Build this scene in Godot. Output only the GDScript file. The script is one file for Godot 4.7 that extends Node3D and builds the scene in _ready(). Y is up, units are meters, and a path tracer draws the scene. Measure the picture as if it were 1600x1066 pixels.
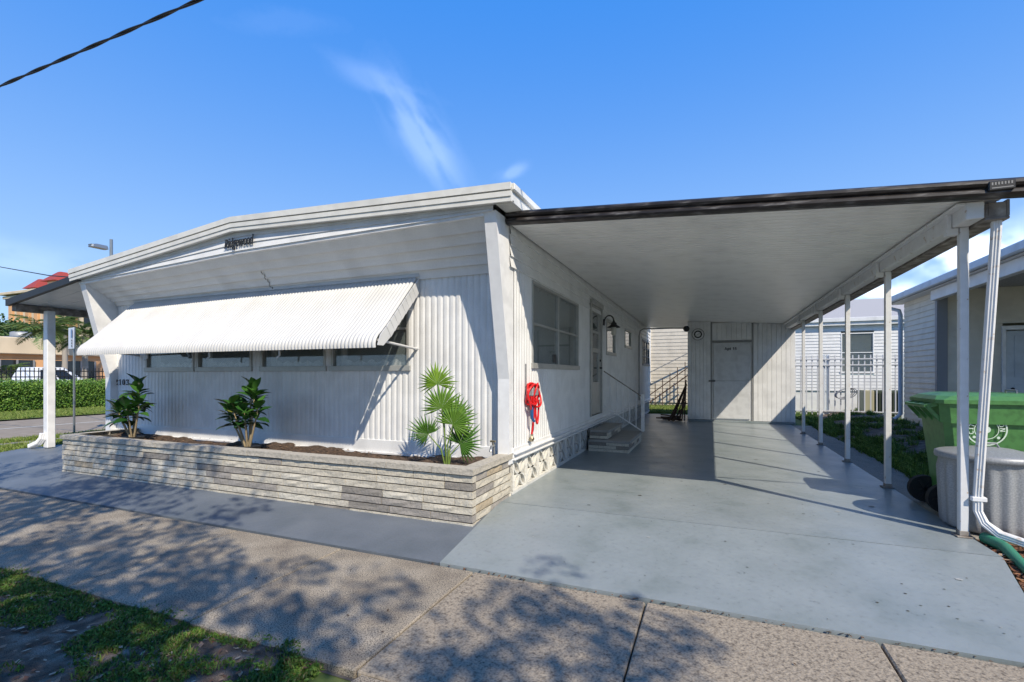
extends Node3D
# A white mobile home on a street corner with its carport; x runs along the street, -z into the lot, y up.

var M := {}
var origin := {}
var names := {}
var rng := RandomNumberGenerator.new()
const SUN := Vector3(-2.2, -2.72, -1.84)
const HX0 := -9.05
const HX1 := -1.97
const HZ := -4.81
const HB := -17.5

# ---------------------------------------------------------------- helpers
func S() -> SurfaceTool:
	var st := SurfaceTool.new()
	st.begin(Mesh.PRIMITIVE_TRIANGLES)
	st.set_smooth_group(-1)
	return st

func numbered(called: String) -> String:
	if not names.has(called):
		names[called] = 0
		return called
	names[called] += 1
	return "%s_%03d" % [called, names[called]]

func thing(called: String, label: String, category: String, at := Vector3.ZERO, group := "") -> Node3D:
	var o := Node3D.new()
	o.name = numbered(called)
	add_child(o)
	o.position = at
	origin[o] = at
	tag(o, label, category, group)
	return o

func tag(o: Node, label: String, category: String, group := "") -> void:
	o.set_meta("label", label)
	o.set_meta("category", category)
	if group != "":
		o.set_meta("group", group)

func done(st: SurfaceTool) -> ArrayMesh:
	st.generate_normals()
	return st.commit()

# commits st, whose points are in world coordinates, as one named mesh under parent
func obj(called: String, st: SurfaceTool, m: Material, parent: Node3D = self, label := "") -> MeshInstance3D:
	return put(called, done(st), m, parent, Transform3D(), label)

# adds a mesh at a world transform under parent
func put(called: String, mesh: Mesh, m: Material, parent: Node3D, t: Transform3D, label := "") -> MeshInstance3D:
	var o := MeshInstance3D.new()
	o.mesh = mesh
	o.material_override = m
	if parent == self:
		o.name = numbered(called)
		add_child(o)
	else:
		o.name = called
		parent.add_child(o, true)
	var base: Vector3 = origin.get(parent, Vector3.ZERO)
	o.transform = Transform3D(t.basis, t.origin - base)
	origin[o] = t.origin
	if label != "":
		o.set_meta("label", label)
	return o

func structure(called: String, st: SurfaceTool, m: Material) -> MeshInstance3D:
	var o := obj(called, st, m)
	o.set_meta("kind", "structure")
	return o

func face(st: SurfaceTool, p: Array, c: Vector3) -> void:
	var n: Vector3 = (p[0] - p[2]).cross(p[0] - p[1])
	var mid := Vector3.ZERO
	for q in p:
		mid += q
	mid /= p.size()
	if n.dot(mid - c) < 0:
		p = p.duplicate()
		p.reverse()
	for k in range(1, p.size() - 1):
		st.add_vertex(p[0]); st.add_vertex(p[k]); st.add_vertex(p[k + 1])

func quad(st: SurfaceTool, a: Vector3, b: Vector3, c: Vector3, d: Vector3) -> void:
	st.add_vertex(a); st.add_vertex(b); st.add_vertex(c)
	st.add_vertex(a); st.add_vertex(c); st.add_vertex(d)

# box between two corners with chamfered edges
func bx(st: SurfaceTool, lo: Vector3, hi: Vector3, c := 0.0) -> void:
	var m := (lo + hi) * 0.5
	var h := (hi - lo).abs() * 0.5
	c = minf(c, minf(h.x, minf(h.y, h.z)) * 0.9)
	if c <= 0.0:
		for ax in 3:
			for s in [-1.0, 1.0]:
				var p := []
				for k in [[-1, -1], [-1, 1], [1, 1], [1, -1]]:
					var v := Vector3.ZERO
					v[ax] = s * h[ax]; v[(ax + 1) % 3] = k[0] * h[(ax + 1) % 3]; v[(ax + 2) % 3] = k[1] * h[(ax + 2) % 3]
					p.append(m + v)
				face(st, p, m)
		return
	var cv := func(sg: Vector3, ax: int) -> Vector3:
		var v := Vector3(sg.x * (h.x - c), sg.y * (h.y - c), sg.z * (h.z - c))
		v[ax] = sg[ax] * h[ax]
		return m + v
	for ax in 3:
		var a1 := (ax + 1) % 3
		var a2 := (ax + 2) % 3
		for s in [-1.0, 1.0]:
			var p := []
			for k in [[-1, -1], [-1, 1], [1, 1], [1, -1]]:
				var sg := Vector3.ZERO
				sg[ax] = s; sg[a1] = k[0]; sg[a2] = k[1]
				p.append(cv.call(sg, ax))
			face(st, p, m)
			for s2 in [-1.0, 1.0]:
				var g0 := Vector3.ZERO
				g0[ax] = s; g0[a1] = s2; g0[a2] = -1
				var g1 := g0
				g1[a2] = 1
				face(st, [cv.call(g0, ax), cv.call(g1, ax), cv.call(g1, a1), cv.call(g0, a1)], m)
	for sx in [-1.0, 1.0]:
		for sy in [-1.0, 1.0]:
			for sz in [-1.0, 1.0]:
				var sg := Vector3(sx, sy, sz)
				face(st, [cv.call(sg, 0), cv.call(sg, 1), cv.call(sg, 2)], m)

# bar of w x t section between two points
func bar(st: SurfaceTool, a: Vector3, b: Vector3, w: float, t: float, up := Vector3.UP) -> void:
	var d := (b - a).normalized()
	if absf(d.dot(up)) > 0.98:
		up = Vector3.RIGHT
	var s := d.cross(up).normalized() * w * 0.5
	var u := s.cross(d).normalized() * t * 0.5
	var m := (a + b) * 0.5
	var A := [a - s - u, a + s - u, a + s + u, a - s + u]
	var B := [b - s - u, b + s - u, b + s + u, b - s + u]
	face(st, A, m); face(st, B, m)
	for k in 4:
		face(st, [A[k], A[(k + 1) % 4], B[(k + 1) % 4], B[k]], m)

func tube(st: SurfaceTool, pts: Array, rad, n := 8, caps := true) -> void:
	st.set_smooth_group(0)
	var rings := []
	var side := Vector3.ZERO
	for i in pts.size():
		var d: Vector3 = (pts[mini(i + 1, pts.size() - 1)] - pts[maxi(i - 1, 0)]).normalized()
		if side == Vector3.ZERO:
			side = d.cross(Vector3.UP if absf(d.y) < 0.95 else Vector3.RIGHT).normalized()
		side = (side - d * side.dot(d)).normalized()
		var up := side.cross(d)
		var r: float = rad[i] if rad is Array else rad
		var ring := []
		for k in n:
			var a := TAU * k / n
			ring.append(pts[i] + (side * cos(a) + up * sin(a)) * r)
		rings.append(ring)
	for i in pts.size() - 1:
		for k in n:
			quad(st, rings[i][k], rings[i + 1][k], rings[i + 1][(k + 1) % n], rings[i][(k + 1) % n])
	if caps:
		st.set_smooth_group(-1)
		for k in range(1, n - 1):
			st.add_vertex(rings[0][0]); st.add_vertex(rings[0][k]); st.add_vertex(rings[0][k + 1])
			st.add_vertex(rings[-1][0]); st.add_vertex(rings[-1][k + 1]); st.add_vertex(rings[-1][k])
	st.set_smooth_group(-1)

# surface of revolution round a vertical axis; prof holds Vector2(radius, height)
func lathe(st: SurfaceTool, at: Vector3, prof: Array, n := 24, flat := false, wave := 0.0) -> void:
	st.set_smooth_group(-1 if flat else 0)
	for i in prof.size() - 1:
		for k in n:
			var p := []
			for q in [[i, k], [i + 1, k], [i + 1, k + 1], [i, k + 1]]:
				var a: float = TAU * (q[1] % n) / n
				var r: float = prof[q[0]].x
				if wave > 0.0 and q[0] > 1 and q[0] < prof.size() - 2:
					r += wave * (0.5 + 0.5 * cos(TAU * (q[1] % n) / 6.0))
				p.append(at + Vector3(cos(a) * r, prof[q[0]].y, sin(a) * r))
			quad(st, p[0], p[1], p[2], p[3])
	st.set_smooth_group(-1)

# extrusion of a flat polygon along d
func slab(st: SurfaceTool, poly: Array, d: Vector3) -> void:
	var m := Vector3.ZERO
	for p in poly:
		m += p
	m = m / poly.size() + d * 0.5
	var nrm: Vector3 = d.normalized()
	var ax := (poly[1] - poly[0] as Vector3).normalized()
	var ay := nrm.cross(ax)
	var flat := PackedVector2Array()
	for p in poly:
		flat.append(Vector2((p - poly[0]).dot(ax), (p - poly[0]).dot(ay)))
	var ids := Geometry2D.triangulate_polygon(flat)
	for k in range(0, ids.size(), 3):
		var t := [poly[ids[k]], poly[ids[k + 1]], poly[ids[k + 2]]]
		face(st, t, (t[0] + t[1] + t[2]) / 3.0 + d)
		face(st, [t[0] + d, t[1] + d, t[2] + d], (t[0] + t[1] + t[2]) / 3.0)
	var area := 0.0
	for k in flat.size():
		area += flat[k].cross(flat[(k + 1) % flat.size()])
	for k in poly.size():
		var a: Vector3 = poly[k]
		var b: Vector3 = poly[(k + 1) % poly.size()]
		if area > 0:
			quad(st, a, a + d, b + d, b)
		else:
			quad(st, a, b, b + d, a + d)

func loft(st: SurfaceTool, rings: Array, smooth := false, caps := true) -> void:
	st.set_smooth_group(0 if smooth else -1)
	var n: int = rings[0].size()
	for i in rings.size() - 1:
		for k in n:
			quad(st, rings[i][k], rings[i + 1][k], rings[i + 1][(k + 1) % n], rings[i][(k + 1) % n])
	st.set_smooth_group(-1)
	if caps:
		for k in range(1, n - 1):
			st.add_vertex(rings[0][0]); st.add_vertex(rings[0][k]); st.add_vertex(rings[0][k + 1])
			st.add_vertex(rings[-1][0]); st.add_vertex(rings[-1][k + 1]); st.add_vertex(rings[-1][k])

# rectangle ring with cut corners, level at y
func ring4(x0: float, x1: float, z0: float, z1: float, y: float, c: float) -> Array:
	return [Vector3(x0 + c, y, z0), Vector3(x1 - c, y, z0), Vector3(x1, y, z0 + c), Vector3(x1, y, z1 - c), Vector3(x1 - c, y, z1), Vector3(x0 + c, y, z1), Vector3(x0, y, z1 - c), Vector3(x0, y, z0 + c)]

# ribbed sheet metal with openings; holes are [u0, u1, v0, v1]
func ribbed(st: SurfaceTool, o: Vector3, u: Vector3, n: Vector3, u0: float, u1: float, v0: float, v1: float, pitch: float, amp: float, holes := []) -> void:
	st.set_smooth_group(0)
	var cuts := [u0, u1]
	for h in holes:
		cuts.append(h[0]); cuts.append(h[1])
	var x := u0
	while x < u1:
		cuts.append(x)
		x += pitch / 8.0
	cuts.sort()
	for i in cuts.size() - 1:
		var a: float = cuts[i]
		var b: float = cuts[i + 1]
		if b - a < 0.0004 or a < u0 or b > u1:
			continue
		var spans := [[v0, v1]]
		for h in holes:
			if (a + b) * 0.5 > h[0] and (a + b) * 0.5 < h[1]:
				var left := []
				for s in spans:
					if h[2] > s[0]: left.append([s[0], minf(s[1], h[2])])
					if h[3] < s[1]: left.append([maxf(s[0], h[3]), s[1]])
				spans = left
		var oa := n * rib(a / pitch) * amp
		var ob := n * rib(b / pitch) * amp
		for s in spans:
			var A: Vector3 = o + u * a + oa
			var B: Vector3 = o + u * b + ob
			quad(st, A + Vector3.UP * s[0], A + Vector3.UP * s[1], B + Vector3.UP * s[1], B + Vector3.UP * s[0])
	st.set_smooth_group(-1)

func rib(t: float) -> float:
	var f := absf(t - floorf(t) - 0.5) * 2.0   # 0 in the groove, 1 on the crest
	return smoothstep(0.0, 0.55, f)

# overlapping siding courses as one sheet, facing n
func siding(st: SurfaceTool, a: Vector3, b: Vector3, y0: float, y1: float, course: float, n: Vector3, holes := []) -> void:
	var y := y0
	var L := (b - a).length()
	var d := (b - a) / L
	while y < y1 - 0.001:
		var t := minf(y + course, y1)
		var segs := [[0.0, L]]
		for h in holes:
			if t > h[2] + 0.001 and y < h[3] - 0.001:
				var left := []
				for s in segs:
					if h[0] > s[0]: left.append([s[0], minf(s[1], h[0])])
					if h[1] < s[1]: left.append([maxf(s[0], h[1]), s[1]])
				segs = left
		for s in segs:
			var p: Vector3 = a + d * s[0]
			var q: Vector3 = a + d * s[1]
			quad(st, p + Vector3.UP * y + n * 0.016, p + Vector3.UP * t, q + Vector3.UP * t, q + Vector3.UP * y + n * 0.016)
			quad(st, p + Vector3.UP * y, p + Vector3.UP * y + n * 0.016, q + Vector3.UP * y + n * 0.016, q + Vector3.UP * y)
		y = t

func lin(r: float, g: float, b: float) -> Color:
	return Color(r, g, b).linear_to_srgb()

func noise_tex(sd: int, freq: float, stops: Array, size := 512, octaves := 4, kind := FastNoiseLite.TYPE_SIMPLEX_SMOOTH) -> NoiseTexture2D:
	var f := FastNoiseLite.new()
	f.seed = sd
	f.noise_type = kind
	f.frequency = freq
	f.fractal_octaves = octaves
	var t := NoiseTexture2D.new()
	t.width = size; t.height = size
	t.seamless = true
	t.noise = f
	if stops.size():
		var g := Gradient.new()
		var off := PackedFloat32Array()
		var col := PackedColorArray()
		for s in stops:
			off.append(s[0]); col.append(s[1])
		g.offsets = off; g.colors = col
		t.color_ramp = g
	return t

func grey(v: float) -> Color:
	return Color(v, v, v)

# plain or textured material; tex multiplies the base colour
func mat(called: String, c: Color, rough := 0.8, tex: Texture2D = null, scale := 1.0, metal := 0.0) -> StandardMaterial3D:
	var m := StandardMaterial3D.new()
	m.resource_name = called
	m.albedo_color = c
	m.roughness = rough
	m.metallic = metal
	m.cull_mode = BaseMaterial3D.CULL_DISABLED
	if tex:
		m.albedo_texture = tex
		m.uv1_triplanar = true
		m.uv1_world_triplanar = true
		m.uv1_scale = Vector3.ONE * scale
	M[called] = m
	return m

func relief(m: StandardMaterial3D, tex: Texture2D, cm: float) -> void:
	m.heightmap_enabled = true
	m.heightmap_texture = tex
	m.heightmap_scale = cm

func speckle(m: StandardMaterial3D, tex: Texture2D, scale: float) -> void:
	m.detail_enabled = true
	m.detail_albedo = tex
	m.detail_blend_mode = BaseMaterial3D.BLEND_MODE_MUL
	m.detail_uv_layer = BaseMaterial3D.DETAIL_UV_2
	m.uv2_triplanar = true
	m.uv2_world_triplanar = true
	m.uv2_scale = Vector3.ONE * scale

func leafy(called: String, rough: float, back: Color) -> StandardMaterial3D:
	var m := mat(called, Color.WHITE, rough)
	m.vertex_color_use_as_albedo = true
	m.backlight_enabled = true
	m.backlight = back
	return m

func letters(text: String, size: float, depth: float, serif := false) -> TextMesh:
	var t := TextMesh.new()
	t.text = text
	var f := SystemFont.new()
	f.font_names = PackedStringArray(["Droid Serif" if serif else "Droid Sans"])
	f.font_weight = 400 if serif else 700
	f.font_italic = serif
	t.font = f
	t.font_size = 64
	t.pixel_size = size / 64.0
	t.depth = depth
	t.curve_step = 2.0
	return t

func rnd(a: float, b: float) -> float:
	return rng.randf_range(a, b)

# ---------------------------------------------------------------- the scene
func _ready() -> void:
	rng.seed = 11
	camera_and_light()
	materials()
	ground()
	mobile_home()
	carport()
	side_roof()
	planter()
	entry_steps()
	shed()
	neighbours()
	left_street()
	small_things()
	plants()
	verge_and_weeds()
	shade_trees()

func camera_and_light() -> void:
	var cam := Camera3D.new()
	cam.name = "camera"
	add_child(cam)
	cam.position = Vector3(0, 1.3, 0)
	cam.rotation.y = deg_to_rad(22.4)
	cam.set_frustum(0.05 * 1066.0 / 753.0, Vector2(0, 0.05 * 52.0 / 753.0), 0.05, 3000.0)
	cam.current = true
	var sun := DirectionalLight3D.new()
	sun.name = "sun"
	add_child(sun)
	sun.look_at_from_position(Vector3.ZERO, SUN, Vector3.UP)
	sun.light_energy = 1.0
	sun.light_color = Color(1.0, 0.955, 0.875)
	sun.light_angular_distance = 0.5
	sun.shadow_enabled = true
	var sm := ProceduralSkyMaterial.new()
	sm.sky_top_color = lin(0.016, 0.15, 0.50)
	sm.sky_horizon_color = lin(0.37, 0.53, 0.69)
	sm.sky_curve = 0.2
	sm.ground_horizon_color = lin(0.40, 0.42, 0.42)
	sm.ground_bottom_color = lin(0.16, 0.15, 0.13)
	sm.sun_angle_max = 6.0
	sm.sky_cover = clouds()
	sm.sky_cover_modulate = Color.WHITE
	var sky := Sky.new()
	sky.sky_material = sm
	var env := Environment.new()
	env.background_mode = Environment.BG_SKY
	env.sky = sky
	env.background_energy_multiplier = 1.0
	env.tonemap_mode = Environment.TONE_MAPPER_LINEAR
	env.tonemap_exposure = 1.76
	env.sdfgi_enabled = true
	env.ssao_enabled = true
	env.ssil_enabled = true
	var we := WorldEnvironment.new()
	we.name = "environment"
	we.environment = env
	add_child(we)

# a wisp of cirrus over the roof and a few low clouds beyond the neighbour's eave
func clouds() -> ImageTexture:
	var w := 2048
	var h := 1024
	var im := Image.create(w, h, false, Image.FORMAT_RGBA8)
	im.fill(Color(1, 1, 1, 0))
	var n := FastNoiseLite.new()
	n.seed = 5
	n.frequency = 0.011
	n.fractal_octaves = 6
	n.domain_warp_enabled = true
	n.domain_warp_amplitude = 40.0
	n.domain_warp_frequency = 0.008
	for cl in [[-33.0, 26.0, 5.0, 1.9, 50.0, 0.19, 4.0], [-37.5, 30.3, 4.6, 1.0, 12.0, 0.10, 4.0], [-48.0, 33.5, 5.0, 1.0, -8.0, 0.03, 4.0], [-22.4, 22.8, 1.5, 0.6, -20.0, 0.14, 2.0], [21.5, 10.4, 5.0, 1.7, 16.0, 0.9, 1.0], [15.0, 7.8, 3.0, 0.9, 10.0, 0.8, 1.0], [40.0, 11.0, 9.0, 2.5, 5.0, 0.7, 1.0], [-75.0, 10.0, 12.0, 1.4, 4.0, 0.10, 3.0], [95.0, 14.0, 16.0, 3.0, 3.0, 0.5, 1.5], [160.0, 20.0, 20.0, 4.0, 5.0, 0.4, 2.0]]:
		var reach: float = cl[2] * 2.2
		for y in range(int((90.0 - cl[1] - reach) / 180.0 * h), int((90.0 - cl[1] + reach) / 180.0 * h)):
			if y < 0 or y > h / 2:
				continue
			for x in range(int((cl[0] - reach) / 360.0 * w), int((cl[0] + reach) / 360.0 * w)):
				var da: float = float(x) / w * 360.0 - cl[0]
				var de: float = 90.0 - float(y) / h * 180.0 - cl[1]
				var r := Vector2(da, de).rotated(deg_to_rad(cl[4]))
				var q := pow(r.x / cl[2], 2) + pow(r.y / cl[3], 2)
				var f := n.get_noise_2d(r.x * 34.0 / cl[6] + cl[0] * 9.0, r.y * 34.0) * 0.5 + 0.5
				var v: float = clampf(exp(-q * 0.9) * 1.5 * smoothstep(0.25, 0.8, f + 0.25 * exp(-q)), 0, 1) * cl[5]
				var xx := posmod(x, w)
				var old := im.get_pixel(xx, y).a
				im.set_pixel(xx, y, Color(1, 1, 1, clampf(old + v * 0.62, 0, 1)))
	return ImageTexture.create_from_image(im)

func materials() -> void:
	var grime := noise_tex(3, 0.006, [[0.0, grey(0.91)], [0.4, grey(0.965)], [0.6, grey(1.0)], [1.0, grey(0.96)]])
	var fine := noise_tex(8, 0.06, [[0.0, grey(0.90)], [0.5, grey(0.98)], [1.0, grey(1.0)]])
	var bumps := noise_tex(21, 0.05, [], 512, 5)
	var coarse := noise_tex(22, 0.02, [], 512, 5)
	var pits := noise_tex(31, 0.11, [[0.0, grey(0.30)], [0.36, grey(0.70)], [0.5, grey(0.95)], [0.68, grey(1.0)], [1.0, grey(1.0)]], 1024, 3)
	var m := mat("white_siding", lin(0.82, 0.82, 0.815), 0.5, grime, 0.45)
	speckle(m, fine, 2.3)
	mat("white_trim", lin(0.80, 0.80, 0.80), 0.45, grime, 0.8)
	mat("cream_trim", lin(0.73, 0.72, 0.67), 0.5, grime, 0.6)
	mat("awning_white", lin(0.58, 0.58, 0.575), 0.45, grime, 0.5)
	m = mat("post_white", lin(0.74, 0.74, 0.74), 0.45, noise_tex(14, 0.012, [[0.0, Color(0.62, 0.42, 0.24)], [0.16, Color(0.80, 0.70, 0.58)], [0.22, grey(0.95)], [1.0, grey(1.0)]]), 1.3)
	m = mat("carport_ceiling", lin(0.84, 0.84, 0.82), 0.36, noise_tex(15, 0.008, [[0.0, grey(0.92)], [0.4, grey(0.975)], [1.0, grey(1.0)]]), 0.6)
	m = mat("bronze_gutter", Color.WHITE, 0.42, noise_tex(16, 0.014, [[0.0, lin(0.012, 0.009, 0.008)], [0.5, lin(0.022, 0.018, 0.017)], [0.68, lin(0.06, 0.054, 0.052)], [1.0, lin(0.24, 0.235, 0.23)]], 512, 5), 1.2)
	m.uv1_scale = Vector3(0.5, 2.4, 2.4)
	mat("beam_weathered", Color.WHITE, 0.7, noise_tex(17, 0.012, [[0.0, lin(0.09, 0.07, 0.055)], [0.5, lin(0.22, 0.19, 0.165)], [1.0, lin(0.40, 0.38, 0.35)]]), 1.0)
	# painted concrete: worn blue grey for the drive, darker grey for the walk
	m = mat("drive_paint", Color.WHITE, 0.42, noise_tex(41, 0.005, [[0.0, lin(0.19, 0.225, 0.23)], [0.3, lin(0.235, 0.27, 0.282)], [0.6, lin(0.25, 0.285, 0.30)], [1.0, lin(0.275, 0.31, 0.322)]], 1024, 6), 0.28)
	speckle(m, noise_tex(42, 0.035, [[0.0, grey(0.70)], [0.2, grey(0.95)], [0.4, grey(0.985)], [1.0, grey(1.0)]], 1024, 6), 0.45)
	relief(m, bumps, 0.25)
	m.roughness_texture = noise_tex(43, 0.012, [[0.0, grey(0.75)], [1.0, grey(1.0)]])
	m = mat("walk_paint", Color.WHITE, 0.55, noise_tex(44, 0.006, [[0.0, lin(0.105, 0.125, 0.145)], [0.5, lin(0.135, 0.155, 0.18)], [1.0, lin(0.165, 0.185, 0.205)]], 512, 5), 0.4)
	speckle(m, fine, 1.7)
	relief(m, bumps, 0.25)
	# bare concrete with exposed shell aggregate and black mould
	m = mat("sidewalk_concrete", Color.WHITE, 0.9, noise_tex(51, 0.006, [[0.0, lin(0.24, 0.20, 0.155)], [0.4, lin(0.33, 0.28, 0.215)], [0.65, lin(0.38, 0.325, 0.25)], [1.0, lin(0.44, 0.38, 0.30)]], 1024, 5), 0.35)
	speckle(m, pits, 0.75)
	relief(m, noise_tex(52, 0.09, [], 512, 3), 0.35)
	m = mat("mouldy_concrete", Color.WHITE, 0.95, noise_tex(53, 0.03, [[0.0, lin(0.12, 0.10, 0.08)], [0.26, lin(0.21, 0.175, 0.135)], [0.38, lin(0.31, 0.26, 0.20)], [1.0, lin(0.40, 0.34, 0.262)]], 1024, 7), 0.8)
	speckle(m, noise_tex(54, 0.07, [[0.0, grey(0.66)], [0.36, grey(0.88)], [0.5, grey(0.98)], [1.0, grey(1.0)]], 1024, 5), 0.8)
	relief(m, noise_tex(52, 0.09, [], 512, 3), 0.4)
	m = mat("plain_concrete", lin(0.36, 0.33, 0.29), 0.9, grime, 0.7)
	speckle(m, pits, 1.5)
	mat("asphalt", Color.WHITE, 0.9, noise_tex(55, 0.02, [[0.0, lin(0.22, 0.175, 0.125)], [1.0, lin(0.32, 0.265, 0.20)]], 512, 5), 0.3)
	mat("line_paint", lin(0.6, 0.58, 0.5), 0.8, fine, 1.0)
	m = mat("lawn", Color.WHITE, 0.95, noise_tex(56, 0.012, [[0.0, lin(0.035, 0.055, 0.012)], [0.5, lin(0.075, 0.115, 0.022)], [1.0, lin(0.16, 0.17, 0.06)]], 512, 5), 0.35)
	m = mat("dirt", Color.WHITE, 0.95, noise_tex(57, 0.01, [[0.0, lin(0.06, 0.042, 0.028)], [0.4, lin(0.12, 0.085, 0.06)], [0.6, lin(0.20, 0.15, 0.11)], [1.0, lin(0.34, 0.29, 0.24)]], 1024, 6), 0.5)
	speckle(m, pits, 1.4)
	relief(m, coarse, 2.0)
	m = mat("potting_soil", Color.WHITE, 1.0, noise_tex(58, 0.03, [[0.0, lin(0.025, 0.016, 0.011)], [0.5, lin(0.075, 0.048, 0.032)], [1.0, lin(0.16, 0.11, 0.08)]], 512, 5), 1.2)
	relief(m, coarse, 2.5)
	for b in [["brick_cream", Color(0.57, 0.52, 0.425)], ["brick_pale", Color(0.62, 0.575, 0.48)], ["brick_grey", Color(0.34, 0.31, 0.275)], ["brick_dark", Color(0.27, 0.245, 0.215)], ["brick_tan", Color(0.45, 0.37, 0.26)], ["cap_stone", Color(0.47, 0.43, 0.36)]]:
		m = mat(b[0], lin(b[1].r, b[1].g, b[1].b), 0.9, noise_tex(61, 0.03, [[0.0, grey(0.78)], [0.35, grey(0.95)], [1.0, grey(1.03)]], 512, 5) if not M.has("brick_cream") else M.brick_cream.albedo_texture, 1.4)
		relief(m, bumps, 0.35)
	mat("mortar", lin(0.10, 0.09, 0.08), 0.95, fine, 1.0)
	m = mat("block_lit", lin(0.70, 0.68, 0.62), 0.75, grime, 1.1)  # same block, sunlight put into the colour for the front end
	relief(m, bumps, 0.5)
	mat("block_shaded", lin(0.62, 0.62, 0.60), 0.75, grime, 1.1)  # same block, shade under the carport put into the colour
	mat("step_top", lin(0.33, 0.32, 0.30), 0.85, grime, 1.5)
	mat("window_frame", lin(0.42, 0.42, 0.40), 0.4, grime, 1.4, 0.35)
	var g := mat("window_glass", Color(0.55, 0.6, 0.6, 0.22), 0.03)
	g.transparency = BaseMaterial3D.TRANSPARENCY_ALPHA
	g.metallic_specular = 0.75
	mat("room_paint", lin(0.38, 0.35, 0.30), 0.9, grime, 0.5)
	mat("blind", lin(0.30, 0.31, 0.30), 0.8, fine, 1.0)
	mat("curtain", lin(0.62, 0.61, 0.58), 0.9, fine, 2.0)
	mat("black_metal", lin(0.02, 0.02, 0.02), 0.45)
	mat("black_plastic", lin(0.018, 0.018, 0.02), 0.5)
	mat("dark_jamb", lin(0.26, 0.26, 0.255), 0.6, grime, 1.0)
	mat("door_grey", lin(0.60, 0.61, 0.62), 0.5, grime, 0.9)
	mat("storm_door", lin(0.42, 0.42, 0.40), 0.4, grime, 1.2, 0.3)
	mat("red_rubber", lin(0.62, 0.012, 0.015), 0.35)
	mat("blue_plastic", lin(0.012, 0.07, 0.20), 0.35)
	mat("brass", lin(0.35, 0.30, 0.20), 0.35, null, 1.0, 0.8)
	m = mat("bin_green", lin(0.07, 0.205, 0.055), 0.42, noise_tex(62, 0.02, [[0.0, grey(0.82)], [0.6, grey(1.0)], [1.0, grey(1.05)]]), 1.2)
	mat("bin_print", lin(0.62, 0.72, 0.60), 0.6)
	m = mat("galvanised", Color.WHITE, 0.48, noise_tex(63, 0.06, [[0.0, lin(0.20, 0.21, 0.22)], [0.35, lin(0.27, 0.28, 0.29)], [0.65, lin(0.33, 0.34, 0.355)], [1.0, lin(0.44, 0.455, 0.47)]], 512, 4, FastNoiseLite.TYPE_CELLULAR), 2.6, 0.2)
	mat("green_pipe", lin(0.03, 0.20, 0.12), 0.4)
	mat("mulch", Color.WHITE, 0.95, noise_tex(64, 0.05, [[0.0, lin(0.03, 0.014, 0.008)], [0.5, lin(0.14, 0.06, 0.03)], [1.0, lin(0.34, 0.19, 0.11)]], 512, 4), 1.6)
	mat("old_wood", Color.WHITE, 0.85, noise_tex(65, 0.02, [[0.0, lin(0.03, 0.018, 0.013)], [1.0, lin(0.12, 0.07, 0.05)]]), 2.0)
	m = mat("vinyl_cream", lin(0.62, 0.56, 0.46), 0.55, grime, 0.5)
	mat("vinyl_beige", lin(0.66, 0.62, 0.53), 0.55, grime, 0.5)
	mat("vinyl_white", lin(0.74, 0.74, 0.73), 0.5, grime, 0.5)
	mat("grey_trim", lin(0.22, 0.225, 0.24), 0.5)
	mat("blue_grey_trim", lin(0.50, 0.56, 0.62), 0.5, grime, 0.7)
	mat("shingle", Color.WHITE, 0.95, noise_tex(66, 0.05, [[0.0, lin(0.26, 0.25, 0.25)], [1.0, lin(0.50, 0.49, 0.48)]], 512, 4), 1.0)
	mat("ac_green", lin(0.035, 0.05, 0.03), 0.6)
	mat("ac_tan", lin(0.36, 0.33, 0.22), 0.6)
	mat("fence_white", lin(0.52, 0.53, 0.55), 0.45)
	mat("fence_black", lin(0.012, 0.012, 0.013), 0.5)
	mat("car_white", lin(0.74, 0.75, 0.77), 0.2)
	M.car_white.clearcoat_enabled = true
	mat("car_glass", lin(0.015, 0.018, 0.022), 0.06)
	mat("tyre", lin(0.015, 0.015, 0.015), 0.85)
	mat("rim", lin(0.45, 0.45, 0.46), 0.3, null, 1.0, 0.8)
	mat("stucco_tan", lin(0.60, 0.47, 0.33), 0.9, grime, 0.1)
	mat("stucco_orange", lin(0.68, 0.38, 0.19), 0.9, grime, 0.1)
	mat("stucco_cream", lin(0.66, 0.55, 0.40), 0.9, grime, 0.1)
	mat("red_roof", lin(0.34, 0.05, 0.03), 0.6, fine, 0.3)
	mat("lamp_grey", lin(0.22, 0.25, 0.28), 0.4, null, 1.0, 0.5)
	mat("sign_white", lin(0.62, 0.66, 0.74), 0.4)
	mat("sign_blue", lin(0.10, 0.20, 0.42), 0.4)
	mat("bark", Color.WHITE, 0.95, noise_tex(67, 0.03, [[0.0, lin(0.05, 0.038, 0.028)], [1.0, lin(0.19, 0.155, 0.12)]]), 1.5)
	mat("palm_bark", lin(0.34, 0.31, 0.27), 0.9, fine, 1.0)
	mat("stem_tan", lin(0.36, 0.28, 0.17), 0.7, fine, 3.0)
	leafy("leaves", 0.55, lin(0.05, 0.09, 0.01))
	leafy("ficus_leaf", 0.26, lin(0.01, 0.03, 0.004))
	leafy("fan_leaf", 0.42, lin(0.06, 0.13, 0.015))
	leafy("ground_leaf", 0.7, lin(0.04, 0.07, 0.01))
	mat("cable_black", lin(0.012, 0.012, 0.013), 0.6)
	mat("lamp_glass", lin(0.55, 0.53, 0.46), 0.2)
	mat("chrome_grey", lin(0.35, 0.36, 0.36), 0.3, null, 1.0, 0.8)

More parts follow.
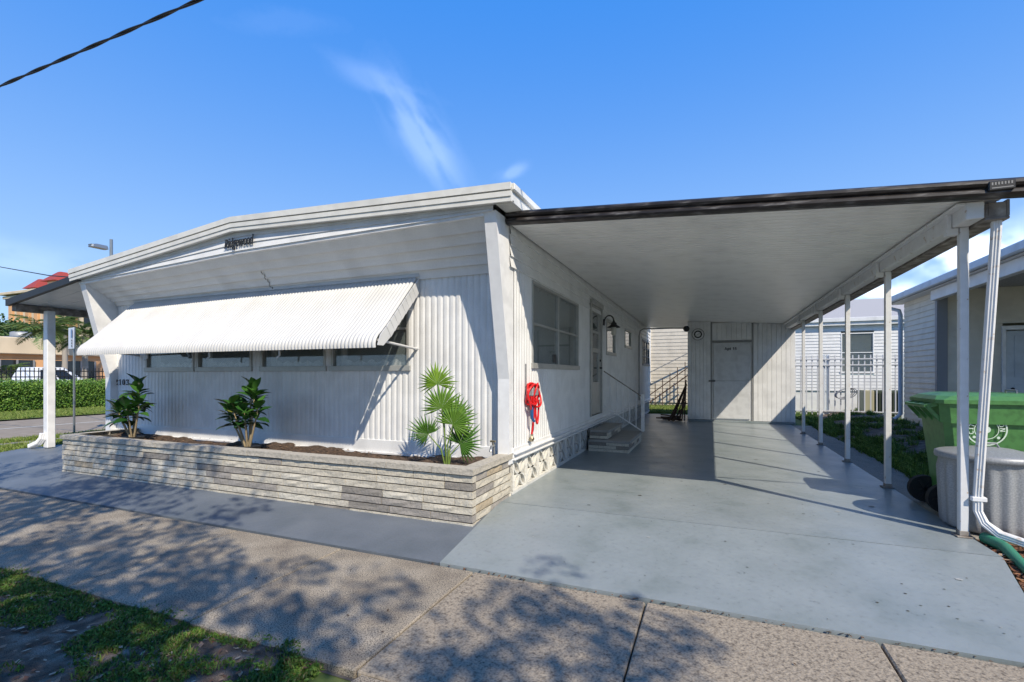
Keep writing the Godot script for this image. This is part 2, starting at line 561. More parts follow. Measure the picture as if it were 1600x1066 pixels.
func sheet(x0: float, x1: float, prof: Array, nx := 1) -> SurfaceTool:
	# level across x; prof holds Vector2(z, y)
	var st := S()
	for i in prof.size() - 1:
		for k in nx:
			var a := lerpf(x0, x1, float(k) / nx)
			var b := lerpf(x0, x1, float(k + 1) / nx)
			quad(st, Vector3(a, prof[i].y, prof[i].x), Vector3(b, prof[i].y, prof[i].x), Vector3(b, prof[i + 1].y, prof[i + 1].x), Vector3(a, prof[i + 1].y, prof[i + 1].x))
	return st

func ground() -> void:
	structure("ground", sheet(-900, 900, [Vector2(900, -0.19), Vector2(-3.15, -0.19), Vector2(-4.5, -0.04), Vector2(-1500, -0.04)]), M.lawn)
	# drive: painted slab, level under the carport, falling to the sidewalk; two pours with a joint at z = -4.5
	var st := S()
	for q in [[-3.17, -0.128, -4.494, -0.001], [-4.506, 0.0, -16.4, 0.0]]:
		var a := Vector3(-1.9, q[1], q[0])
		var b := Vector3(1.92, q[1], q[0])
		var c := Vector3(1.92, q[3], q[2])
		var d := Vector3(-1.9, q[3], q[2])
		var dn := Vector3(0, -0.12, 0)
		d.x = -1.985
		if q[0] < -4: a.x = -1.985
		if q[0] > -4:
			c.x = 1.92; b.x = 1.60
		quad(st, a, b, c, d)
		quad(st, a + dn, b + dn, b, a)
		quad(st, b + dn, c + dn, c, b)
		quad(st, c + dn, d + dn, d, c)
		quad(st, d + dn, a + dn, a, d)
	structure("driveway", st, M.drive_paint)
	st = S()
	for q in [[-8.3, -1.905], [-11.2, -8.3]]:
		var back: float = -5.2 if q[0] > -9 else -16.0
		var prof := [Vector2(-3.17, -0.132), Vector2(-4.5, -0.006), Vector2(back, -0.006)]
		for i in 2:
			quad(st, Vector3(q[0], prof[i].y, prof[i].x), Vector3(q[1], prof[i].y, prof[i].x), Vector3(q[1], prof[i + 1].y, prof[i + 1].x), Vector3(q[0], prof[i + 1].y, prof[i + 1].x))
		quad(st, Vector3(q[0], -0.25, -3.17), Vector3(q[1], -0.25, -3.17), Vector3(q[1], -0.132, -3.17), Vector3(q[0], -0.132, -3.17))
	quad(st, Vector3(-11.2, -0.25, -3.17), Vector3(-11.2, -0.132, -3.17), Vector3(-11.2, -0.006, -4.5), Vector3(-11.2, -0.25, -4.5))
	structure("front_walk", st, M.walk_paint)
	# sidewalk panels
	var base := structure("sidewalk", sheet(-14.0, 9.0, [Vector2(-1.86, -0.186), Vector2(-3.16, -0.186)]), M.mortar)
	var x := -1.6 - 1.22 * 10
	while x < 8.0:
		var s2 := S()
		bx(s2, Vector3(x + 0.005, -0.24, -3.15), Vector3(x + 1.215, -0.142 + rnd(-0.003, 0.003), -1.88), 0.008)
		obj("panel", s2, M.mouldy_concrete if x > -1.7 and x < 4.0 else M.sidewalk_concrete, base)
		x += 1.22
	st = S()
	slab(st, [Vector3(-1.55, -0.146, -1.868), Vector3(5.0, -0.146, -1.868), Vector3(5.6, -0.17, 1.4), Vector3(-2.3, -0.17, 1.4)], Vector3(0, -0.1, 0))
	structure("driveway_apron", st, M.sidewalk_concrete)
	structure("street", sheet(-200, 200, [Vector2(9.0, -0.176), Vector2(1.4, -0.176)]), M.asphalt)
	# side street with verges
	structure("side_street", sheet_z(-18.5, -13.2, -60, 1.4, -0.03), M.asphalt)
	structure("street_line", sheet_z(-15.95, -15.83, -60, 0, -0.025), M.line_paint)
	structure("far_verge", sheet_z(-23.0, -18.6, -60, 10, 0.0), M.lawn)
	structure("side_path", sheet_z(-12.6, -12.1, -60, -3.2, -0.03), M.plain_concrete)
	# narrow concrete path along the carport posts, the bed beyond it rising towards the neighbour
	st = S()
	bx(st, Vector3(1.93, -0.1, -14.2), Vector3(2.38, -0.012, -5.0), 0.01)
	structure("side_walkway", st, M.plain_concrete)
	st = S()
	bx(st, Vector3(2.39, -0.1, -6.6), Vector3(4.2, -0.016, -4.0), 0.01)
	structure("bin_pad", st, M.plain_concrete)
	st = S()
	st.set_smooth_group(0)
	var n := FastNoiseLite.new()
	n.seed = 9
	n.frequency = 0.9
	var ht := func(px: float, pz: float) -> float:
		return -0.03 + 0.20 * smoothstep(2.5, 4.0, px) + n.get_noise_2d(px, pz) * 0.05
	for i in 12:
		for k in 44:
			var p := []
			for q in [[0, 0], [0, 1], [1, 1], [1, 0]]:
				var px: float = 2.38 + (i + q[0]) * 0.17
				var pz: float = -17.9 + (k + q[1]) * 0.257
				p.append(Vector3(px, ht.call(px, pz), pz))
			quad(st, p[0], p[1], p[2], p[3])
	structure("side_yard", st, M.dirt)
	st = S()
	quad(st, Vector3(1.925, -0.022, -4.98), Vector3(3.6, -0.022, -4.98), Vector3(3.6, -0.022, -4.45), Vector3(1.925, -0.022, -4.45))
	quad(st, Vector3(1.925, -0.022, -4.45), Vector3(3.6, -0.022, -4.45), Vector3(3.6, -0.165, -3.17), Vector3(1.62, -0.165, -3.17))
	structure("mulch_bed", st, M.mulch)

func sheet_z(x0: float, x1: float, z0: float, z1: float, y: float) -> SurfaceTool:
	return sheet(x0, x1, [Vector2(z1, y), Vector2(z0, y)])

# ---------------------------------------------------------------- the home
func lip_y(x: float) -> float:
	if x < -5.6:
		return lerpf(2.70, 2.85, (x - HX0) / (-5.6 - HX0))
	return lerpf(2.85, 2.90, (x + 5.6) / (HX1 + 5.6))

func roof_y(x: float) -> float:
	if x < -5.6:
		return lerpf(2.90, 3.27, (x + 9.15) / 3.55)
	return lerpf(3.27, 3.13, (x + 5.6) / 3.83)

# a window set in a wall: frame bars, panes, and a blind or curtain in the room behind it
func window(home: Node3D, c: Vector3, u: Vector3, n: Vector3, w: float, y0: float, y1: float, cols: int, rows: int, label := "", fm := "window_frame") -> MeshInstance3D:
	var st := S()
	var a := c - u * w * 0.5
	var t := 0.035
	for q in [[0.0, t], [w - t, w]]:
		boxuv(st, a, u, n, q[0], q[1], y0, y1, -0.05, 0.022)
	boxuv(st, a, u, n, t, w - t, y1 - t, y1, -0.05, 0.02)
	boxuv(st, a, u, n, -0.02, w + 0.02, y0 - 0.03, y0 + t, -0.05, 0.035)
	for k in range(1, cols):
		boxuv(st, a, u, n, w * k / cols - 0.02, w * k / cols + 0.02, y0 + t, y1 - t, -0.045, 0.016)
	for k in range(1, rows):
		var y := lerpf(y0, y1, float(k) / rows)
		boxuv(st, a, u, n, t, w - t, y - 0.014, y + 0.014, -0.04, 0.012)
	var f := obj("window", st, M[fm], home, label)
	for k in cols:
		for j in rows:
			var s2 := S()
			boxuv(s2, a, u, n, w * k / cols + 0.018, w * (k + 1) / cols - 0.018, lerpf(y0, y1, float(j) / rows) + 0.012, lerpf(y0, y1, float(j + 1) / rows) - 0.012, -0.016, -0.011)
			obj("pane", s2, M.window_glass, f)
	return f

func boxuv(st: SurfaceTool, a: Vector3, u: Vector3, n: Vector3, u0: float, u1: float, y0: float, y1: float, n0: float, n1: float) -> void:
	var p := a + u * u0 + n * n0
	var q := a + u * u1 + n * n1
	bx(st, Vector3(minf(p.x, q.x), y0, minf(p.z, q.z)), Vector3(maxf(p.x, q.x), y1, maxf(p.z, q.z)), 0.003)

# five sides of a room behind an opening
func room(home: Node3D, lo: Vector3, hi: Vector3, open: int) -> void:
	var st := S()
	var m := (lo + hi) * 0.5
	var h := (hi - lo) * 0.5
	for ax in 3:
		for s in [-1, 1]:
			if ax * 2 + (s + 1) / 2 == open:
				continue
			var p := []
			for k in [[-1, -1], [-1, 1], [1, 1], [1, -1]]:
				var v := Vector3.ZERO
				v[ax] = s * h[ax]; v[(ax + 1) % 3] = k[0] * h[(ax + 1) % 3]; v[(ax + 2) % 3] = k[1] * h[(ax + 2) % 3]
				p.append(m + v)
			face(st, p, m)
	obj("room", st, M.room_paint, home)

func curtain(home: Node3D, a: Vector3, u: Vector3, w: float, y0: float, y1: float, m: Material) -> void:
	var st := S()
	st.set_smooth_group(0)
	var n := u.cross(Vector3.UP)
	var k := int(w / 0.02)
	for i in k:
		var p := a + u * w * i / k + n * sin(i * 1.1) * 0.012
		var q := a + u * w * (i + 1) / k + n * sin((i + 1) * 1.1) * 0.012
		quad(st, p + Vector3.UP * y0, p + Vector3.UP * (y1 + 0.02 * sin(i * 0.7)), q + Vector3.UP * (y1 + 0.02 * sin((i + 1) * 0.7)), q + Vector3.UP * y0)
	obj("curtain", st, m, home)

func mobile_home() -> void:
	var home := thing("mobile_home", "long white ribbed metal mobile home with a jutting front visor and low gable roof", "mobile home", Vector3(-5.5, 0, -11))
	var X := Vector3.RIGHT
	var F := Vector3(0, 0, 1)
	var st := S()
	var fw := [[-8.19, -7.07], [-7.0, -5.88], [-5.70, -4.56], [-4.47, -3.29]]
	var holes := []
	for q in fw:
		holes.append([q[0], q[1], 1.37, 2.32])
	ribbed(st, Vector3(0, 0, HZ), X, F, HX0, HX1 - 0.1, 0.5, 2.45, 0.08, 0.011, holes)
	obj("front_siding", st, M.white_siding, home)
	st = S()
	# side wall: u runs along -z
	var side_holes := [[5.37, 7.54, 1.40, 2.42], [8.33, 9.29, 0.55, 2.59], [9.78, 10.8, 1.72, 2.44], [12.06, 13.1, 1.98, 2.44], [15.4, 17.2, 1.6, 2.4]]
	ribbed(st, Vector3(HX1, 0, 0), Vector3(0, 0, -1), X, 4.81, 17.5, 0.5, 2.46, 0.08, 0.010, side_holes)
	obj("side_siding", st, M.white_siding, home)
	st = S()
	bx(st, Vector3(HX0, 0.3, HB), Vector3(HX0 + 0.08, 2.75, HZ))
	bx(st, Vector3(HX0 + 0.08, 0.3, HB), Vector3(HX1 - 0.02, 3.0, HB + 0.08))
	obj("rear_wall", st, M.white_siding, home)
	st = S()
	bx(st, Vector3(HX0 + 0.09, 0.36, HB + 0.1), Vector3(HX1 - 0.12, 0.44, HZ - 0.03))
	obj("floor", st, M.old_wood, home)
	# flat band and white drip rail along the foot of the front
	st = S()
	bx(st, Vector3(HX0, 0.36, HZ - 0.02), Vector3(HX1 - 0.1, 0.505, HZ + 0.016), 0.004)
	obj("base_band", st, M.white_siding, home)
	st = S()
	bx(st, Vector3(HX0 + 0.1, 0.335, HZ - 0.02), Vector3(HX1 - 0.14, 0.362, HZ + 0.045), 0.004)
	obj("drip_rail", st, M.white_trim, home)
	st = S()
	bx(st, Vector3(HX1 - 0.02, 0.395, -17.5), Vector3(HX1 + 0.016, 0.505, HZ + 0.02), 0.004)
	obj("base_band", st, M.white_siding, home)
	st = S()
	bx(st, Vector3(HX1 - 0.02, 0.435, -17.5), Vector3(HX1 + 0.05, 0.455, HZ + 0.02), 0.004)
	bx(st, Vector3(HX1 - 0.02, 0.372, -17.5), Vector3(HX1 + 0.035, 0.392, HZ + 0.02), 0.004)
	obj("drip_rail", st, M.white_trim, home)
	# visor: sheet courses from the wall out to the lip
	for k in 5:
		st = S()
		for i in 12:
			var xa := lerpf(HX0 + 0.12, HX1 - 0.12, i / 12.0)
			var xb := lerpf(HX0 + 0.12, HX1 - 0.12, (i + 1) / 12.0)
			var f0 := k / 5.0
			var f1 := (k + 1) / 5.0
			var pt := func(x: float, f: float, o: float) -> Vector3:
				var p := Vector3(x, lerpf(2.43, lip_y(x), f), lerpf(HZ + 0.005, -4.385, f * f * 0.35 + f * 0.65))
				return p + Vector3(0, -0.7, 0.7) * o
			quad(st, pt.call(xa, f0, 0.034), pt.call(xa, f1, 0.0), pt.call(xb, f1, 0.0), pt.call(xb, f0, 0.034))
			quad(st, pt.call(xa, f0, 0.0), pt.call(xa, f0, 0.034), pt.call(xb, f0, 0.034), pt.call(xb, f0, 0.0))
		obj("visor_course", st, M.white_siding, home)
	st = S()
	for k in 8:
		var f0 := k * 0.07
		var f1 := k * 0.07 + 0.075
		var xk := -5.45 + 0.012 * sin(k * 2.3)
		bar(st, Vector3(xk, lerpf(2.43, lip_y(xk), f0) - 0.022, lerpf(HZ + 0.005, -4.385, f0 * f0 * 0.35 + f0 * 0.65) + 0.022), Vector3(xk + 0.008, lerpf(2.43, lip_y(xk), f1) - 0.022, lerpf(HZ + 0.005, -4.385, f1 * f1 * 0.35 + f1 * 0.65) + 0.022), 0.007, 0.01)
	obj("split_seam", st, M.dark_jamb, home)
	# lip bar and the gable face above it, in three courses
	st = S()
	for i in 12:
		var xa := lerpf(HX0, HX1 - 0.13, i / 12.0)
		var xb := lerpf(HX0, HX1 - 0.13, (i + 1) / 12.0)
		bar(st, Vector3(xa, lip_y(xa) + 0.012, -4.37), Vector3(xb, lip_y(xb) + 0.012, -4.37), 0.045, 0.045)
	obj("visor_lip", st, M.white_trim, home)
	for k in 3:
		st = S()
		for i in 24:
			var xa := lerpf(HX0 + 0.05, HX1 - 0.02, i / 24.0)
			var xb := lerpf(HX0 + 0.05, HX1 - 0.02, (i + 1) / 24.0)
			var q := func(x: float, f: float, o: float) -> Vector3:
				return Vector3(x, lerpf(lip_y(x) + 0.02, roof_y(x) - 0.13, f), -4.345 + o)
			quad(st, q.call(xa, k / 3.0, 0.014), q.call(xa, (k + 1) / 3.0, 0.0), q.call(xb, (k + 1) / 3.0, 0.0), q.call(xb, k / 3.0, 0.014))
			quad(st, q.call(xa, k / 3.0, 0.0), q.call(xa, k / 3.0, 0.014), q.call(xb, k / 3.0, 0.014), q.call(xb, k / 3.0, 0.0))
		obj("gable_course", st, M.white_siding, home)
	# the two wing fins
	for q in [[HX1 - 0.13, 0.13, 2.93], [HX0, 0.13, 2.73]]:
		st = S()
		slab(st, [Vector3(q[0], 0.34, HZ - 0.03), Vector3(q[0], 0.34, -4.70), Vector3(q[0], 1.25, -4.70), Vector3(q[0], q[2], -4.35), Vector3(q[0], q[2], HZ - 0.03)], Vector3(q[1], 0, 0))
		obj("wing_fin", st, M.white_trim, home)
	# horizontal courses high on the side wall
	for k in 5:
		st = S()
		var y0 := 2.44 + k * 0.115
		quad(st, Vector3(HX1 + 0.024, y0, -4.7), Vector3(HX1 + 0.004, y0 + 0.115, -4.7), Vector3(HX1 + 0.004, y0 + 0.115, HB), Vector3(HX1 + 0.024, y0, HB))
		quad(st, Vector3(HX1, y0, -4.7), Vector3(HX1 + 0.024, y0, -4.7), Vector3(HX1 + 0.024, y0, HB), Vector3(HX1, y0, HB))
		obj("side_course", st, M.white_siding, home)
	# roof sheet, fascia boards and the raised edge trim above them
	st = S()
	var xs := [-9.15, -5.6, -1.77]
	for i in 2:
		var a: float = xs[i]
		var b: float = xs[i + 1]
		slab(st, [Vector3(a, roof_y(a) - 0.03, -4.27), Vector3(b, roof_y(b) - 0.03, -4.27), Vector3(b, roof_y(b) - 0.06, -4.27), Vector3(a, roof_y(a) - 0.06, -4.27)], Vector3(0, 0, HB + 4.0))
	obj("roof", st, M.cream_trim, home)
	for i in 2:
		var a: float = xs[i]
		var b: float = xs[i + 1]
		st = S()
		slab(st, [Vector3(a, roof_y(a) - 0.165, -4.30), Vector3(b, roof_y(b) - 0.165, -4.30), Vector3(b, roof_y(b) - 0.065, -4.30), Vector3(a, roof_y(a) - 0.065, -4.30)], Vector3(0, 0, 0.03))
		slab(st, [Vector3(a, roof_y(a) - 0.118, -4.268), Vector3(b, roof_y(b) - 0.118, -4.268), Vector3(b, roof_y(b) - 0.068, -4.268), Vector3(a, roof_y(a) - 0.068, -4.268)], Vector3(0, 0, 0.008))
		obj("fascia", st, M.cream_trim, home)
		st = S()
		slab(st, [Vector3(a, roof_y(a) - 0.055, -4.28), Vector3(b, roof_y(b) - 0.055, -4.28), Vector3(b, roof_y(b) + 0.012, -4.28), Vector3(a, roof_y(a) + 0.012, -4.28)], Vector3(0, 0, 0.028))
		obj("roof_edge", st, M.cream_trim, home)
		st = S()
		slab(st, [Vector3(a, roof_y(a) - 0.16, -4.31), Vector3(b, roof_y(b) - 0.16, -4.31), Vector3(b, roof_y(b) - 0.145, -4.31), Vector3(a, roof_y(a) - 0.145, -4.31)], Vector3(0, 0, -0.03))
		obj("soffit", st, M.cream_trim, home)
	st = S()
	bx(st, Vector3(-1.80, 2.965, HB), Vector3(-1.77, 3.065, -4.30), 0.004)
	bx(st, Vector3(-1.95, 2.965, HB), Vector3(-1.80, 2.98, -4.32), 0.002)
	obj("fascia", st, M.cream_trim, home)
	st = S()
	bx(st, Vector3(-1.79, 3.075, HB), Vector3(-1.74, 3.142, -4.285), 0.006)
	obj("roof_edge", st, M.cream_trim, home)
	# front windows under the awning
	for q in fw:
		window(home, Vector3((q[0] + q[1]) / 2, 0, HZ), X, F, q[1] - q[0], 1.37, 2.32, 1, 2)
		curtain(home, Vector3(q[0] + 0.1, 0, HZ - 0.14), X, q[1] - q[0] - 0.2, 1.40, 1.47, M.curtain)
		curtain(home, Vector3(q[0] + 0.04, 0, HZ - 0.12), X, 0.10, 1.38, 2.3, M.curtain)
	room(home, Vector3(-8.6, 0.46, -7.0), Vector3(-2.6, 2.42, HZ - 0.05), 5)
	# windows and door on the carport side; u runs along -z
	var B := Vector3(0, 0, -1)
	var w1 := window(home, Vector3(HX1, 0, -6.455), B, X, 2.17, 1.40, 2.42, 2, 2, "wide aluminium window beside the red hose")
	var s3 := S()
	bx(s3, Vector3(HX1 - 0.009, 1.46, -6.40), Vector3(HX1 - 0.004, 1.57, -6.26))
	obj("sticker", s3, M.black_plastic, w1)
	room(home, Vector3(-2.35, 1.2, -7.7), Vector3(HX1 - 0.055, 2.43, -5.2), 1)
	curtain(home, Vector3(HX1 - 0.13, 0, -5.38), B, 2.15, 1.42, 2.41, M.blind)
	window(home, Vector3(HX1, 0, -10.29), B, X, 1.0, 1.73, 2.43, 1, 1)
	curtain(home, Vector3(HX1 - 0.1, 0, -9.8), B, 0.98, 1.73, 2.42, M.curtain)
	window(home, Vector3(HX1, 0, -12.58), B, X, 1.02, 1.99, 2.43, 1, 1)
	curtain(home, Vector3(HX1 - 0.1, 0, -12.1), B, 0.98, 1.99, 2.42, M.blind)
	window(home, Vector3(HX1, 0, -16.3), B, X, 1.78, 1.61, 2.39, 3, 3, "", "dark_jamb")
	curtain(home, Vector3(HX1 - 0.1, 0, -15.45), B, 1.7, 1.62, 2.38, M.curtain)
	room(home, Vector3(-2.4, 1.5, -17.3), Vector3(HX1 - 0.055, 2.43, -9.7), 1)
	# storm door
	st = S()
	var fa := Vector3(HX1, 0, -8.33)
	boxuv(st, fa, B, X, 0.0, 0.05, 0.55, 2.59, -0.05, 0.04)
	boxuv(st, fa, B, X, 0.91, 0.96, 0.55, 2.59, -0.05, 0.04)
	boxuv(st, fa, B, X, 0.0, 0.96, 2.55, 2.63, -0.05, 0.06)
	obj("door_frame", st, M.window_frame, home)
	st = S()
	boxuv(st, fa, B, X, 0.06, 0.24, 0.57, 2.54, -0.03, 0.012)
	boxuv(st, fa, B, X, 0.72, 0.90, 0.57, 2.54, -0.03, 0.012)
	for q in [[0.57, 1.16], [1.70, 1.78], [2.05, 2.10], [2.42, 2.54]]:
		boxuv(st, fa, B, X, 0.24, 0.72, q[0], q[1], -0.03, 0.012)
	var door := obj("door", st, M.storm_door, home, "grey aluminium storm door with three glass lights")
	for q in [[1.16, 1.70], [1.78, 2.05], [2.10, 2.42]]:
		st = S()
		boxuv(st, fa, B, X, 0.245, 0.715, q[0] + 0.004, q[1] - 0.004, -0.012, -0.006)
		obj("pane", st, M.window_glass, door)
	st = S()
	tube(st, [Vector3(HX1 + 0.01, 1.42, -9.16), Vector3(HX1 + 0.05, 1.42, -9.16), Vector3(HX1 + 0.055, 1.42, -9.08)], 0.016)
	obj("handle", st, M.black_metal, door)
	st = S()
	tube(st, [Vector3(HX1 + 0.01, 1.56, -9.16), Vector3(HX1 + 0.035, 1.56, -9.16)], 0.022)
	obj("lock", st, M.black_metal, door)
	room(home, Vector3(-2.5, 0.5, -9.4), Vector3(HX1 - 0.055, 2.62, -8.2), 1)
	# pierced skirting blocks along the drive, front ones coloured as sunlit, the rest as shaded
	st = S()
	bx(st, Vector3(HX1 - 0.1, -0.02, HB), Vector3(HX1 - 0.005, 0.02, HZ), 0.004)
	var sk := obj("skirting", st, M.block_shaded, home)
	var bm := breeze_block()
	var z := -4.83
	var i2 := 0
	while z > -17.0:
		put("breeze_block", bm, M.block_lit if z > -6.3 else M.block_shaded, sk, Transform3D(Basis(), Vector3(HX1 - 0.005, 0.018, z)))
		z -= 0.418
		i2 += 1
	st = S()
	bx(st, Vector3(-3.4, -0.04, HB), Vector3(-3.3, 0.38, HZ))
	obj("crawl_space_pier", st, M.plain_concrete, home)
	# lettering on the gable, house number
	var tm := letters("Ridgewood", 0.135, 0.012, true)
	var bs := Basis(Vector3(0.72, 0.02, 0), Vector3(0.22, 1.15, 0), Vector3(0, 0, 1))
	put("lettering", tm, M.black_metal, home, Transform3D(bs, Vector3(-5.52, 2.975, -4.318)), "black script lettering on the gable")
	var dx := -8.93
	for ch in "2103":
		put("house_number", letters(ch, 0.125, 0.01, true), M.black_metal, home, Transform3D(Basis(), Vector3(dx, 1.17, HZ + 0.02)))
		dx += 0.095
	# awning over the front windows
	var aw := thing("window_awning", "white corrugated metal awning with a curved lip over the front windows", "awning", Vector3(-5.8, 2.0, -4.5))
	st = S()
	st.set_smooth_group(0)
	var path := [Vector2(-4.785, 2.425), Vector2(-4.5, 2.13), Vector2(-4.22, 1.84), Vector2(-4.13, 1.755), Vector2(-4.075, 1.71), Vector2(-4.04, 1.665), Vector2(-4.025, 1.615), Vector2(-4.03, 1.575)]
	var nn := [Vector2(0.7, 0.72), Vector2(0.7, 0.72), Vector2(0.7, 0.72), Vector2(0.74, 0.67), Vector2(0.82, 0.57), Vector2(0.93, 0.36), Vector2(1.0, 0.05), Vector2(1.0, -0.1)]
	var pitch := 0.05
	var ribs := int(5.26 / pitch)
	for i in ribs * 6:
		for k in path.size() - 1:
			var p := []
			for q in [[i, k], [i, k + 1], [i + 1, k + 1], [i + 1, k]]:
				var o := 0.022 * pow(absf(sin(PI * q[0] / 6.0)), 0.7)
				var v: Vector2 = path[q[1]] + nn[q[1]] * o
				p.append(Vector3(-8.42 + pitch * q[0] / 6.0, v.y, v.x))
			quad(st, p[0], p[1], p[2], p[3])
	obj("corrugated_sheet", st, M.awning_white, aw)
	st = S()
	bx(st, Vector3(-8.44, 2.43, HZ + 0.01), Vector3(-3.13, 2.475, -4.755), 0.006)
	obj("wall_rail", st, M.awning_white, aw)
	for xe in [-8.43, -3.155]:
		for k in 9:
			var f := k / 9.0
			var g := (k + 0.94) / 9.0
			st = S()
			var pa := Vector3(xe, lerpf(2.42, 1.80, f), lerpf(-4.78, -4.17, f))
			var pb := Vector3(xe, lerpf(2.42, 1.80, g), lerpf(-4.78, -4.17, g))
			var dn := Vector3(0, -0.105, -0.075)
			slab(st, [pa, pb, pb + dn * 1.02, pa + dn + Vector3(0, 0.008, 0)], Vector3(0.012, 0, 0))
			obj("side_slat", st, M.awning_white, aw)
		st = S()
		slab(st, [Vector3(xe, 1.80, -4.17), Vector3(xe, 1.71, -4.075), Vector3(xe, 1.60, -4.03), Vector3(xe, 1.60, -4.12), Vector3(xe, 1.70, -4.245)], Vector3(0.012, 0, 0))
		obj("side_slat", st, M.awning_white, aw)
		st = S()
		var xi: float = xe + (0.05 if xe < -5 else -0.05)
		tube(st, [Vector3(xi, 1.66, -4.10), Vector3(xi + 0.02, 1.60, -4.75)], 0.014)
		tube(st, [Vector3(xi + 0.02, 1.60, -4.75), Vector3(xi + 0.02, 1.60, HZ)], 0.02)
		obj("arm", st, M.awning_white, aw)
	for xh in [-7.0, -5.78, -4.6]:
		st = S()
		tube(st, [Vector3(xh, 1.70, -4.10), Vector3(xh, 1.52, -4.12), Vector3(xh - 0.03, 1.49, -4.10)], 0.011)
		obj("hook", st, M.awning_white, aw)

# block 0.4 m square, face in the y-z plane, 0.09 deep towards -x: frame, and leaf-shaped webs with gaps between
func breeze_block() -> ArrayMesh:
	var st := S()
	var s := 0.405
	var h := 0.352
	for q in [[0.0, 0.026, 0.0, h], [s - 0.026, s, 0.0, h], [0.026, s - 0.026, 0.0, 0.024], [0.026, s - 0.026, h - 0.024, h]]:
		bx(st, Vector3(-0.085, q[2], -q[1]), Vector3(0, q[3], -q[0]), 0.004)
	var c := Vector2(s / 2, h / 2)
	for corner in [Vector2(0.02, 0.02), Vector2(s - 0.02, 0.02), Vector2(0.02, h - 0.02), Vector2(s - 0.02, h - 0.02)]:
		var d: Vector2 = corner - c
		var nrm := d.orthogonal().normalized()
		for sgn in [-1.0, 1.0]:
			# each web is a bowed strip, two of them make an open leaf
			var pts := []
			for k in 7:
				var f := k / 6.0
				var bow: float = sin(PI * f) * 0.052
				pts.append(c + d * f + nrm * sgn * (bow + 0.012))
			for k in range(6, -1, -1):
				var f := k / 6.0
				var bow: float = sin(PI * f) * 0.052
				pts.append(c + d * f + nrm * sgn * (bow - 0.012))
			for k in 6:
				var a: Vector2 = pts[k]
				var b: Vector2 = pts[k + 1]
				var e: Vector2 = pts[12 - k]
				var g: Vector2 = pts[13 - k]
				slab(st, [Vector3(-0.006, a.y, -a.x), Vector3(-0.006, b.y, -b.x), Vector3(-0.006, e.y, -e.x), Vector3(-0.006, g.y, -g.x)], Vector3(-0.07, 0, 0))
	return done(st)

# ---------------------------------------------------------------- carport
func car_y(x: float) -> float:
	return lerpf(2.87, 2.60, (x + 1.95) / 4.0)

